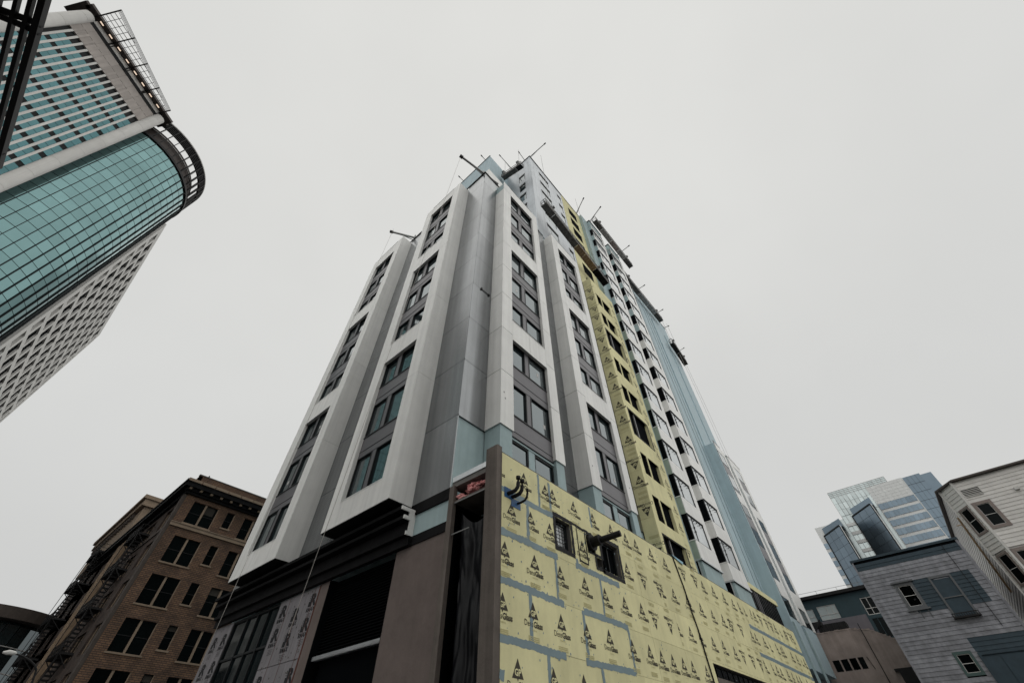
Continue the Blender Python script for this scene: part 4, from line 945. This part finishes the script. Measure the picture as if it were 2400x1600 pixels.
for i in range(13): fbox('cornice_stone', FB, BB, LIMEST, BX - .85 + 1.45 * i, BX + .5 + 1.45 * i, 0.60, 0.98, 25.0, 25.28)
m_ = MB(); m_.box(BX - .95, BX - .4, BY - .9, 93, 25.0, 25.2); part('gutter', m_, DARKTRIM, BB)
for i in range(11): fbox('bracket', FB, BB, LIMEST, BX - .3 + 1.1 * i, BX - .05 + 1.1 * i, 0.5, 0.7, 24.3, 24.5)
part('parapet', (lambda b: (b.box(BX + .05, 30, BY - .0, BY + .4, 25.0, 26.3), b.box(BX + .05, BX + .4, BY, 93, 25, 26.2), b)[2])(MB()), BRICKX, BB)
m_ = MB(); m_.box(BX, 30, BY - .05, BY + .45, 26.3, 26.38); part('coping', m_, STEEL, BB)
m_ = MB(); m_.add([(9.2, 56, 26.3), (10.0, 56, 26.3), (10.0, 57, 26.3), (9.2, 57, 26.3), (9.6, 56.5, 27.3)], [(0, 1, 4), (1, 2, 4), (2, 3, 4), (3, 0, 4)]); part('roof_vent', m_, DARKMET, BB)
# left face
hl = []
for i, h in enumerate(heads_b):
    for (a, b) in ((57.5, 60.4), (63.2, 66.8), (70.2, 72.6), (81.5, 84.5), (87, 90.5)): hl.append((a, b, h - 2.4, h))
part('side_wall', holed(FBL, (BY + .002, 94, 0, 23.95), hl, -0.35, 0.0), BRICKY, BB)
for (a, b, c, d) in hl: window(FBL, BB, a, b, c, d, -0.3, fr=0.08, mulls=((a + b) / 2,), depth=0.1, glass=DGLASS, frame=LIMEST)
m_ = MB()
for i in range(5): m_.box(BX - .5 + .04 * (i % 2), BX, 73.6 + .72 * i, 74.2 + .72 * i, 0, 24.0)
part('pilaster', m_, mat('tan_stone', (0.22, 0.155, 0.10), 0.85, var=0.3, streak=0.2), BB)
m_ = MB(); m_.box(BX - .3, BX, 55.05, 56.0, 0, 23.9); m_.box(BX - .12, BX, 56, 73, 20.6, 21.0); part('quoin', m_, DIRTBRN, BB)
m_ = MB(); m_.box(BX - .6, BX + .3, 77, 101, 25.2, 29.5); m_.box(BX - 1.1, BX + 3, 76.6, 101.4, 29.5, 30.4); m_.box(BX - 1.4, BX + 3, 76.4, 101.6, 30.4, 30.9); part('rear_wing', m_, LIMEST, BB)
m_ = MB(); m_.box(BX, 24, 80, 101, 0, 29.5); part('rear_mass', m_, BRICKY, BB)
m_ = MB()
for i in range(16): m_.box(BX - .95, BX - .6, 80.2 + 1.3 * i, 80.6 + 1.3 * i, 28.7, 29.5)
part('dentil', m_, DIRTBRN, BB)
def fire_escape(y0, y1, zs, out):
    fe = part('fire_escape', (lambda b: ([b.bar((BX - out, y, 2), (BX - out, y, zs[0]), .07) for y in (y0, y1)], b)[1])(MB()), DARKMET, BB)
    for z in zs:
        p_ = MB(); p_.box(BX - out, BX - .05, y0, y1, z, z + .07)
        for k in range(9): p_.box(BX - out, BX, y0 + (y1 - y0) * k / 8 - .03, y0 + (y1 - y0) * k / 8 + .03, z - .12, z)
        for zz in (z + .45, z + .95): p_.bar((BX - out, y0, zz), (BX - out, y1, zz), .05); p_.bar((BX - out, y0, zz), (BX, y0, zz), .05); p_.bar((BX - out, y1, zz), (BX, y1, zz), .05)
        for k in range(14): yy = y0 + (y1 - y0) * k / 13; p_.bar((BX - out, yy, z), (BX - out, yy, z + .95), .035)
        p_.bar((BX - out, y0, z), (BX, y0, z - 1.1), .07); p_.bar((BX - out, y1, z), (BX, y1, z - 1.1), .07)
        part('platform', p_, DARKMET, fe)
        l_ = MB(); a = Vector((BX - out * .8, y0 + .4, z)); b = Vector((BX - out * .8, y1 - .3, z - 3.5))
        for dx in (0, .6): l_.bar(a + Vector((dx, 0, 0)), b + Vector((dx, 0, 0)), .07)
        for k in range(12): c = a.lerp(b, k / 12); l_.bar(c, c + Vector((.6, 0, 0)), .06, .16)
        for k in (.25, .75): c = a.lerp(b, k); l_.bar(c, c + Vector((0, 0, .9)), .04)
        l_.bar(a + Vector((0, 0, .9)), b + Vector((0, 0, .9)), .04); part('ladder', l_, DARKMET, fe)
fire_escape(62.5, 67.5, [21.6 - 3.65 * i for i in range(6)], 1.15)
fire_escape(84.5, 91, [25.2 - 4.1 * i for i in range(6)], 1.5)

# curved glass building and street lamp at the far left
CB = thing('curved_building', 'low modern building with a curved dark roof fascia and grey glass', 'building', (4.0, 104, 0))
def ring2(cx, cy, r0, r1, z0, z1, a0, a1, n=30):
    b = MB(); P = []; fs = []
    for i in range(n + 1):
        a = R_(a0 + (a1 - a0) * i / n); c, s = math.cos(a), math.sin(a); P += [(cx + r0 * c, cy + r0 * s, z0), (cx + r1 * c, cy + r1 * s, z0), (cx + r1 * c, cy + r1 * s, z1), (cx + r0 * c, cy + r0 * s, z1)]
    for i in range(n):
        for k in range(4): fs.append((4 * i + k, 4 * i + 4 + k, 4 * i + 4 + (k + 1) % 4, 4 * i + (k + 1) % 4))
    b.add(P, fs); return b
part('roof_fascia', ring2(2.6, 107.5, 6.2, 9.2, 18.7, 20.1, 170, 380), DIRTBRN, CB)
part('wall_core', ring2(2.6, 107.5, 6.9, 7.3, 0, 18.7, 170, 380), TDARK, CB)
for i in range(12):
    a = R_(200 + 12.5 * i)
    for j in range(7):
        P = Vector((2.6 + 7.36 * math.cos(a), 107.5 + 7.36 * math.sin(a), 17.3 - 2.7 * j)); link('glass_panel', boxmesh(.06, 1.5, 2.58, GLASS), CB, P, a)
for j in range(7): part('transom', ring2(2.6, 107.5, 7.3, 7.46, 15.93 - 2.7 * j, 16.02 - 2.7 * j, 170, 380), TCONC, CB)
m_ = MB(); m_.box(8.6, 10.4, 99.6, 101.4, 0, 18.7); part('end_pier', m_, TCONC, CB)
SL = thing('street_lamp', 'street lamp with curved dark arm and pale flat head', 'street lamp', (4.75, 43, 0.13))
m_ = MB(); m_.tube([(4.75, 43, .13), (4.75, 43, 5.6), (4.68, 43, 6.3), (4.5, 43, 6.85), (4.3, 43, 7.05), (3.95, 43, 7.24), (3.5, 43, 7.4), (3.06, 43, 7.48)], [.09, .07, .06, .055, .05, .05, .045, .04], 10); part('pole', m_, DARKMET, SL)
m_ = MB(); m_.tube([(3.1, 43, 7.48), (3.0, 43, 7.5), (2.7, 43, 7.5), (2.46, 43, 7.47)], [.05, .1, .13, .05], 10); part('lamp_head', m_, TCONC, SL)

# near building on the left pavement with the iron platform overhead
NB = thing('corner_building', 'brown building at the very top left corner behind the iron platform', 'building', (-5.4, -12, 0))
m_ = MB(); m_.box(-14, -5.4, -16, 6.62, 0, 24); part('wall', m_, DIRTBRN, NB)
for z in (5.2, 8.9, 12.6):
    for y in (-7, -3.4, 0.2, 3.4): window(FacY(-5.4), NB, y, y + 1.3, z, z + 2.0, -0.02, glass=DGLASS, frame=LIMEST) if False else wbox('window', NB, DGLASS, -5.42, -5.37, y, y + 1.3, z, z + 2.0)
FE = thing('iron_platform', 'black iron fire escape platform overhead at the top left corner', 'fire escape', (-5.4, 4, 10))
for (x, wd, h) in ((-4.635, .085, .12), (-4.755, .055, .08), (-4.905, .05, .08), (-5.1, .05, .08), (-5.27, .05, .08)):
    m_ = MB(); m_.box(x - wd / 2, x + wd / 2, -1.5, 9.6, 10.0, 10.0 + h); part('bar', m_, DARKMET, FE)
for (p, q) in (((-5.35, 6.52), (-4.6, 6.13)), ((-5.35, 6.62), (-4.6, 6.28)), ((-5.35, 8.9), (-4.6, 9.2)), ((-5.35, 2.0), (-4.6, 1.6))):
    m_ = MB(); m_.bar((p[0], p[1], 10.06), (q[0], q[1], 10.06), .09, .05); part('brace', m_, DARKMET, FE)
m_ = MB(); m_.bar((-5.4, 6.4, 8.8), (-5.05, 6.45, 10), .07); part('bracket', m_, DARKMET, FE)

# ------------------------------------------------------------------ right side: clapboard houses and others
def clap(parent, fac, u0, u1, z0, z1, m, exposure=0.25, regions=(), holes=(), name='clapboard', vis=-1e9):
    n = int((z1 - z0) / exposure)
    cache = {}
    for i in range(n):
        a = z0 + i * exposure; b = min(a + exposure, z1)
        segs = [(u0, u1, m)]
        for (p, q, r, s, mm) in regions:
            if r <= (a + b) / 2 <= s:
                out = []
                for (x, y, k) in segs:
                    if q <= x or p >= y: out.append((x, y, k)); continue
                    if p > x: out.append((x, p, k))
                    if q < y: out.append((q, y, k))
                    out.append((max(x, p), min(y, q), mm))
                segs = out
        for (p, q, r, s) in holes:
            if r <= (a + b) / 2 <= s:
                out = []
                for (x, y, k) in segs:
                    if q <= x or p >= y: out.append((x, y, k)); continue
                    if p > x: out.append((x, p, k))
                    if q < y: out.append((q, y, k))
                segs = out
        for (x, y, k) in segs:
            if y - x < .02: continue
            L = y - x; key = (round(L, 3), k.name, fac.__class__.__name__)
            if key not in cache:
                mb = MB(); s_ = 1
                mb.add([(-L / 2, 0, 0), (L / 2, 0, 0), (L / 2, -.036, 0), (-L / 2, -.036, 0), (-L / 2, 0, b - a), (L / 2, 0, b - a), (L / 2, -.006, b - a), (-L / 2, -.006, b - a)],
                       [(0, 1, 2, 3), (4, 7, 6, 5), (3, 2, 6, 7), (1, 5, 6, 2), (0, 3, 7, 4), (0, 4, 5, 1)]); cache[key] = mb.mesh('clapboard', k)
            link(name, cache[key], parent, fac.P((x + y) / 2, random.uniform(0, .004), a), fac.ang)

GH = thing('clapboard_house', 'weathered grey clapboard house with dark blue painted patches and a boarded window', 'house', (45, -1, 0))
FH = FacY(45.0)
reg = [(-4.4, 2.7, 13.1, 13.9, CLAPB), (-1.55, 0.45, 9.95, 12.0, CLAPB), (-3.72, -2.45, 10.0, 11.8, CLAPB), (-4.4, -1.15, 7.4, 8.22, CLAPB), (-4.4, -1.2, 3.0, 7.4, CLAPB)]
hh = [(-0.27, 0.88, 10.2, 11.87), (-2.5, -1.4, 9.42, 11.78), (-0.9, 0.1, 6.35, 7.62)]
part('wall', holed(FH, (-4.3, 2.6, 0, 13.85), [], -0.3, -0.02), VOID, GH); part('house_body', (lambda b: (b.box(45.3, 57, -4.3, 2.55, 0, 13.4), b)[1])(MB()), CLAPG, GH)
clap(GH, FH, -4.3, 2.6, 3.1, 13.8, CLAPG, .245, reg, hh)
m_ = MB(); mbox(m_, FH, -4.4, 2.7, -0.4, 0.10, 13.8, 13.95); part('roof_trim', m_, CLAPB, GH)
m_ = MB(); mbox(m_, FH, -4.36, -4.2, -0.3, 0.06, 0, 13.8); part('corner_board', m_, CLAPG, GH)
m_ = MB(); mbox(m_, FH, 2.53, 2.64, -0.3, 0.05, 0, 13.8); part('corner_board', m_, CLAPG, GH)
m_ = MB(); m_.tube([(44.93, -3.3, 13.7), (44.93, -3.3, 8.6)], .018, 6); part('conduit', m_, DARKMET, GH)
GRW = mat('grey_trim', (0.10, 0.105, 0.112), .7)
def trim_window(fac, par, u0, u1, z0, z1, tm, glass, tw=.17, sash=WTRIM):
    t = MB()
    for rr in ((u0, u1, z1 - tw, z1), (u0, u1, z0, z0 + tw), (u0, u0 + tw, z0 + tw, z1 - tw), (u1 - tw, u1, z0 + tw, z1 - tw)): mbox(t, fac, rr[0], rr[1], -0.02, 0.07, rr[2], rr[3])
    part('window_trim', t, tm, par)
    window(fac, par, u0 + tw, u1 - tw, z0 + tw, z1 - tw, -0.02, fr=.028, mw=.03, frame=sash, glass=glass, depth=.05, trans=((z0 + z1) / 2,))
trim_window(FH, GH, -0.27, 0.88, 10.2, 11.87, GRW, DGLASS, .19)
m_ = MB(); mbox(m_, FH, -0.4, 1.0, 0.0, 0.2, 11.87, 11.97); mbox(m_, FH, -0.4, 1.0, 0, .18, 10.1, 10.2); mbox(m_, FH, .3, .36, 0, .06, 9.6, 10.1); mbox(m_, FH, -.2, -.14, 0, .06, 9.6, 10.1); part('hood', m_, GRW, GH)
m_ = MB(); mbox(m_, FH, -2.5, -1.4, -.02, .03, 9.42, 11.78); part('board', m_, CLAPB, GH)
m_ = MB()
for rr in ((-2.62, -1.3, 11.76, 11.9), (-2.62, -2.5, 9.4, 11.76), (-1.4, -1.28, 9.4, 11.76), (-2.5, -1.4, 10.5, 10.56)): mbox(m_, FH, rr[0], rr[1], -.02, .09, rr[2], rr[3])
part('window_trim', m_, GRW, GH)
m_ = MB(); mbox(m_, FH, -2.7, -1.2, 0.0, .35, 9.28, 9.36)
for i in range(12): mbox(m_, FH, -2.68 + .13 * i, -2.64 + .13 * i, .28, .33, 9.36, 9.55)
mbox(m_, FH, -2.7, -1.2, .28, .34, 9.53, 9.57); part('flower_rack', m_, DARKMET, GH)
trim_window(FH, GH, -0.9, 0.1, 6.35, 7.62, mat('green_trim', (.05, .085, .08), .7), DGLASS, .16)
m_ = MB()
for rr in ((-4.3, -1.15, 7.3, 7.45), (-1.3, -1.15, 3, 7.3), (-2.3, -2.18, 3, 7.2)): mbox(m_, FH, rr[0], rr[1], -.02, .1, rr[2], rr[3])
part('door_trim', m_, CLAPB, GH)
m_ = MB(); mbox(m_, FH, -2.18, -1.3, -.02, .06, 3, 7.2); mbox(m_, FH, -4.2, -2.3, -.02, .06, 3, 7.2); part('shutter', m_, CLAPB, GH)
m_ = MB(); mbox(m_, FH, .12, .24, 0, .06, 10.72, 10.8); part('vent_cap', m_, DARKMET, GH)

WH = thing('white_house', 'off white clapboard house with chamfered corner and taupe window surrounds', 'house', (45, -10, 0))
part('house_body', (lambda b: (b.prism([(45.05, -6.42), (45.05, -22), (60, -22), (60, -5.6), (46.25, -5.6)], 0, 17.5), b)[1])(MB()), CLAPW, WH)
whole = [(-7.62, -6.5, 13.9, 15.8), (-7.6, -6.56, 16.22, 16.82), (-7.6, -6.45, 10.6, 12.56), (-10.9, -9.6, 13.9, 15.8), (-10.9, -9.6, 10.6, 12.5)]
clap(WH, FH, -14, -6.40, 8.0, 17.5, CLAPW, .26, (), whole)
ca = math.atan2(-5.55 + 6.4, 46.2 - 45.0)   # chamfer
FC = Fac((45.0, -6.4), ca + math.pi); FC.t = Vector((math.cos(ca), math.sin(ca), 0)); FC.n = Vector((-math.sin(ca), math.cos(ca), 0)); FC.ang = ca + math.pi
CLn = math.hypot(1.2, .85)
clap(WH, FC, 0.03, CLn - .03, 8.0, 17.5, CLAPW, .26, (), [(.22, 1.22, 13.9, 15.8), (.22, 1.22, 10.6, 12.56)])
FSd = Fac((0, -5.57), math.pi); FSd.o = Vector((0, -5.57, 0)); FSd.t = Vector((1, 0, 0)); FSd.n = Vector((0, 1, 0))
clap(WH, FSd, 46.2, 60, 6.0, 17.5, CLAPW, .26)
for (p, z0) in (((45.0, -6.41), 6), ((46.2, -5.56), 6)):
    m_ = MB(); m_.box(p[0] - .07, p[0] + .07, p[1] - .07, p[1] + .09, z0, 17.5); part('corner_board', m_, WTRIM, WH)
m_ = MB(); m_.prism([(44.7, -6.5), (44.7, -22), (60, -22), (60, -5.3), (46.1, -5.3)], 17.5, 17.62); part('roof_edge', m_, DBROWN, WH)
trim_window(FH, WH, -7.62, -6.5, 13.9, 15.8, TAUPE, DGLASS, .2); trim_window(FH, WH, -7.6, -6.45, 10.6, 12.56, TAUPE, DGLASS, .2)
trim_window(FH, WH, -10.9, -9.6, 13.9, 15.8, TAUPE, DGLASS, .2) if False else None
trim_window(FH, WH, -10.9, -9.6, 10.6, 12.5, TAUPE, DGLASS, .2)
fbox('wall_patch', FH, WH, CLAPW, -10.9, -9.6, -.02, .02, 13.9, 15.8)
trim_window(FC, WH, .22, 1.22, 13.9, 15.8, TAUPE, DGLASS, .13); trim_window(FC, WH, .22, 1.22, 10.6, 12.56, TAUPE, DGLASS, .13)
vt = part('wall_vent', holed(FH, (-7.6, -6.56, 16.22, 16.82), [], -.02, 0.0), VOID, WH)
for i in range(6): fbox('vent_slat', FH, vt, WTRIM, -7.6, -6.56, 0.03, .09, 16.22 + .11 * i, 16.262 + .11 * i)
m_ = MB(); mbox(m_, FH, -9.45, -9.2, 0.02, .22, 15.9, 16.08); part('wall_lamp', m_, WTRIM, WH)
m_ = MB(); m_.bar((46.3, -5.35, 15.0), (46.3, -5.0, 15.0), .05); m_.tube([(46.6, -5.45, 15.6), (50, -5.45, 11.2)], .07, 6); part('gas_pipe', m_, PLY, WH)

TB = thing('teal_building', 'dark teal building with white framed windows and a flat black roof edge', 'building', (60, 8, 0))
FTb = FacY(60.0)
hb = [(6.95, 8.75, 13.45, 14.7), (9.2, 11.0, 13.45, 14.6), (3.45, 4.55, 13.25, 14.75), (3.4, 4.5, 11.3, 12.95)]
part('wall', holed(FTb, (2.0, 14.5, 0, 15.4), hb, -.3, 0), DTEAL, TB); part('building_body', (lambda b: (b.box(60.32, 72, 2, 14.5, 0, 15.4), b)[1])(MB()), VOID, TB)
m_ = MB(); mbox(m_, FTb, 1.9, 14.8, -12, .5, 15.42, 15.7); part('roof_edge', m_, DARKMET, TB)
m_ = MB(); m_.bar((59.55, 2, 16.0), (59.55, 14.5, 16.0), .025); [m_.bar((59.55, y, 15.7), (59.55, y, 16.0), .03) for y in range(2, 15, 2)]; part('roof_rail', m_, STEEL, TB)
window(FTb, TB, 6.95, 8.75, 13.45, 14.7, -.12, fr=.06, frame=WTRIM, glass=SHADE, mulls=(7.4, 7.9), trans=(13.9,)); window(FTb, TB, 9.2, 11, 13.45, 14.6, -.12, fr=.06, frame=WTRIM, glass=SHADE, mulls=(10.1,), trans=(13.9,))
window(FTb, TB, 3.45, 4.55, 13.25, 14.75, -.12, fr=.06, frame=WTRIM, glass=DGLASS, mulls=(4.0,), trans=(13.8,)); window(FTb, TB, 3.4, 4.5, 11.3, 12.95, -.12, fr=.04, frame=DTEAL, glass=DGLASS, mulls=(4.0,))
m_ = MB(); mbox(m_, FTb, 4.75, 14.5, 0, .06, 0, 13.38); part('lower_wall', m_, LILAC, TB)

k_ = 56 / 50.
NBd = thing('tan_building', 'stained tan stucco building with a row of four small dark windows', 'building', (56, 6, 0))
FTn = FacY(56.0)
def tz(z): return 1.6 + (z - 1.6) * k_
tw_ = [(5.62 * k_ + i * .70, 5.62 * k_ + i * .70 + .58, tz(7.98), tz(8.74)) for i in range(4)]
part('wall', holed(FTn, (5.72 * k_, 9.78, 0, tz(10.68)), tw_, -.3, 0), TANC, NBd)
m_ = MB(); m_.add([(56, y, z) for y, z in ((5.72 * k_, 0), (5.72 * k_, tz(10.66)), (4.2 * k_, tz(10.36)), (3.0 * k_, tz(9.6)), (2.6 * k_, tz(9.6)), (2.6 * k_, 0))] + [(64, y, z) for y, z in ((5.72 * k_, 0), (5.72 * k_, tz(10.66)), (4.2 * k_, tz(10.36)), (3.0 * k_, tz(9.6)), (2.6 * k_, tz(9.6)), (2.6 * k_, 0))],
    [(5, 4, 3, 2, 1, 0), (6, 7, 8, 9, 10, 11)] + [(i, (i + 1) % 6, 6 + (i + 1) % 6, 6 + i) for i in range(6)]); part('side_wall', m_, TANC, NBd)
m_ = MB(); m_.box(56.32, 59.5, 5.8 * k_, 9.7, 0, tz(10.5)); part('building_body', m_, VOID, NBd)
for (a, b, c, d) in tw_: window(FTn, NBd, a, b, c, d, -.14, fr=.04, frame=DARKMET, glass=DGLASS)
m_ = MB(); m_.tube([(55.93, 4.87 * k_, tz(10.9)), (55.93, 4.8 * k_, 4)], .035, 6); m_.tube([(55.94, 5.45 * k_, tz(8.7)), (55.94, 5.3 * k_, tz(7.9))], .025, 6); part('conduit', m_, DARKMET, NBd)
m_ = MB()
for i in range(26):
    y = 3.3 + 6.4 * i / 26; yo = y / k_; zt_ = 10.64 if yo > 5.72 else (10.36 + .2 * (yo - 4.2) if yo > 4.2 else 9.6 + .633 * (yo - 3.0)); m_.box(55.97, 56.2, y, y + random.uniform(.1, .3), tz(zt_) - .05, tz(zt_) + random.uniform(.0, .10))
part('crumbling_parapet', m_, TANC, NBd, kind='stuff')
m_ = MB(); m_.box(56.2, 57.2, 6.4, 8.9, tz(10.6), tz(11.25)); [m_.box(56.1, 56.2, 6.5 + .5 * i, 6.6 + .5 * i, tz(10.6), tz(11.2)) for i in range(5)]
m_.bar((56.0, 9.3, tz(10.7)), (56.1, 8.4, tz(11.6)), .12); m_.box(56.1, 56.9, 8.4, 9.2, tz(11.1), tz(11.5)); part('roof_equipment', m_, DARKMET, NBd)
m_ = MB(); mbox(m_, FTn, 3.2, 4.3, 0, .5, tz(6.3), tz(7.6)); mbox(m_, FTn, 2.95, 4.6, 0, .3, tz(7.6), tz(7.75)); part('meter_cabinet', m_, DARKMET, NBd)

# ------------------------------------------------------------------ far glass office tower on the right
GT = thing('glass_office_tower', 'distant pale office tower with blue glass bands and angled glass bays', 'building', (255, 0, 0))
S_ = 1.7; FG = FacY(255.0)
def gy(y): return y * S_
def gz(z): return 1.6 + (z - 1.6) * S_
def gbox(name, m, y0, y1, z0, z1, d0, d1): return fbox(name, FG, GT, m, gy(y0), gy(y1), d0, d1, gz(z0), gz(z1))
gbox('tower_mass', OFWHITE, -12.9, 4.6, 0, 58.6, -40, -1.2)
gbox('wall', OFWHITE, -13.1, -4.4, 0, 59.3, -1.2, 0)
for i in range(12):
    z1 = 54.3 - 2.27 * i
    for j in range(8): gbox('window_band', OFGLASS, -13.0 + 1.06 * j, -12.0 + 1.06 * j, z1 - 1.5, z1, 0.05, 0.2) if i < 7 else None
for j in range(8):
    for i in range(6): gbox('stone_panel', OFWHITE, -13.05 + 1.08 * j, -12.0 + 1.08 * j, 54.4 + .82 * i, 55.19 + .82 * i, 0.0, 0.12)
gbox('glass_wall', OFGLASS, -17.25, -13.1, 0, 59.2, -20, -0.4)
gbox('glass_wall', OFGLASS, -20.2, -17.3, 0, 60.4, -25, -8)
for i in range(14): gbox('floor_line', OFGLASS2 if i == 99 else TDARK, -17.25, -13.1, 59.2 - 2.27 * (i + 1), 59.26 - 2.27 * (i + 1), -0.4, -0.34)
for i in range(3): gbox('glass_mullion', TDARK, -14.2 - i, -14.16 - i, 30, 59.2, -0.4, -0.34)
gbox('edge_fin', OFWHITE, -13.25, -13.1, 20, 59.0, -.4, .2)
# pale glass screen with its grid
for i in range(14):
    for j in range(4):
        gbox('screen_panel', OFGLASS2, 4.8 - 1.05 * (i + 1) + .03, 4.8 - 1.05 * i - .03, 60.95 - 1.75 * (j + 1) + .04, 60.95 - 1.75 * j, -0.6, -0.45) if i < 9 or j == 0 else None
m_ = MB()
for i in range(15): mbox(m_, FG, gy(4.84 - 1.05 * i) - .06, gy(4.84 - 1.05 * i) + .06, -0.6, -0.35, gz(59.3 if i > 9 else 20), gz(61.0))
for j in range(4): mbox(m_, FG, gy(-9.9), gy(4.84), -0.6, -0.38, gz(61.0 - .5 * j) - .06, gz(61.0 - .5 * j) + .06)
part('screen_grid', m_, STEEL, GT)
gbox('screen_backing', OFGLASS2, -4.5, 4.8, 20, 54, -1.1, -.7)
for i in range(8): gbox('stone_band', OFWHITE, 2.5, 4.8, 51 - 2.27 * i, 51.8 - 2.27 * i, -0.7, -.3)
gbox('left_block', OFWHITE, 8.0, 12.65, 0, 52.8, -20, -.3)
gbox('left_block_glass', OFGLASS2, 4.8, 8.1, 0, 53.4, -20, -1.0)
for i in range(8): gbox('window_band', OFGLASS, 10.9, 12.6, 46.9 - 2.27 * i, 48.3 - 2.27 * i, -.3, -.15)
def facet(y0, y1, z, dx, zup, yb):
    """angled bay: glass face turned 45 degrees, black return"""
    A = Vector((255 - .2, gy(y0), 0)); B_ = Vector((255 - dx * S_, gy(y1), 0)); C_ = Vector((255 - .2, gy(y1) - .6, 0))
    b = MB(); b.prism([(A.x, A.y), (C_.x, C_.y), (B_.x, B_.y)], 0, gz(z)); f = part('angled_bay', b, TDARK, GT)
    t = (B_ - A); L = t.length; t.normalize(); n_ = Vector((t.y, -t.x, 0));
    if n_.x > 0: n_ = -n_
    ang = math.atan2(t.y, t.x)
    ncol, nrow = 3, 10
    for i in range(ncol):
        for j in range(nrow):
            w_ = L / ncol; h_ = 2.27 * S_
            P = A + t * (w_ * (i + .5)) + n_ * .1 + Vector((0, 0, gz(z) - h_ * (j + .5))); link('bay_glass', boxmesh(w_ - .12, .1, h_ - .10, OFGLASS), f, P, ang)
    b = MB(); e = .35
    for (p, q) in ((A, B_),):
        b.bar(p + n_ * .2 + Vector((0, 0, gz(z))), q + n_ * .2 + Vector((0, 0, gz(z))), .5, .5); b.bar(p + n_ * .2, p + n_ * .2 + Vector((0, 0, gz(z))), .4, .4)
    b.bar(B_, B_ + Vector((0, 0, gz(z))), .5, .5); part('bay_frame', b, TDARK, GT)
    b = MB(); b.bar(B_ + Vector((-.4, -.3, 0)), B_ + Vector((-.4, -.3, gz(z))), .25, .25); part('bay_edge_light', b, OFWHITE, GT)
    u = MB(); A2 = Vector((255 - .3, gy(y0) - .6, 0)); B2 = Vector((255 - dx * S_ * .85, gy(y1) - 1.2, 0)); u.prism([(A2.x, A2.y), (255 - .3, gy(y1) - 1.3), (B2.x, B2.y)], gz(z), gz(zup)); part('upper_glass', u, OFGLASS, GT)
facet(2.38, -2.95, 53.1, 5.4, 55.1, -3.8)
facet(11.3, 6.3, 50.1, 5.2, 52.1, 5.5)
print('objects', len(bpy.data.objects), 'tris', sum(len(o.data.polygons) * 2 for o in bpy.data.objects if o.type == 'MESH'))
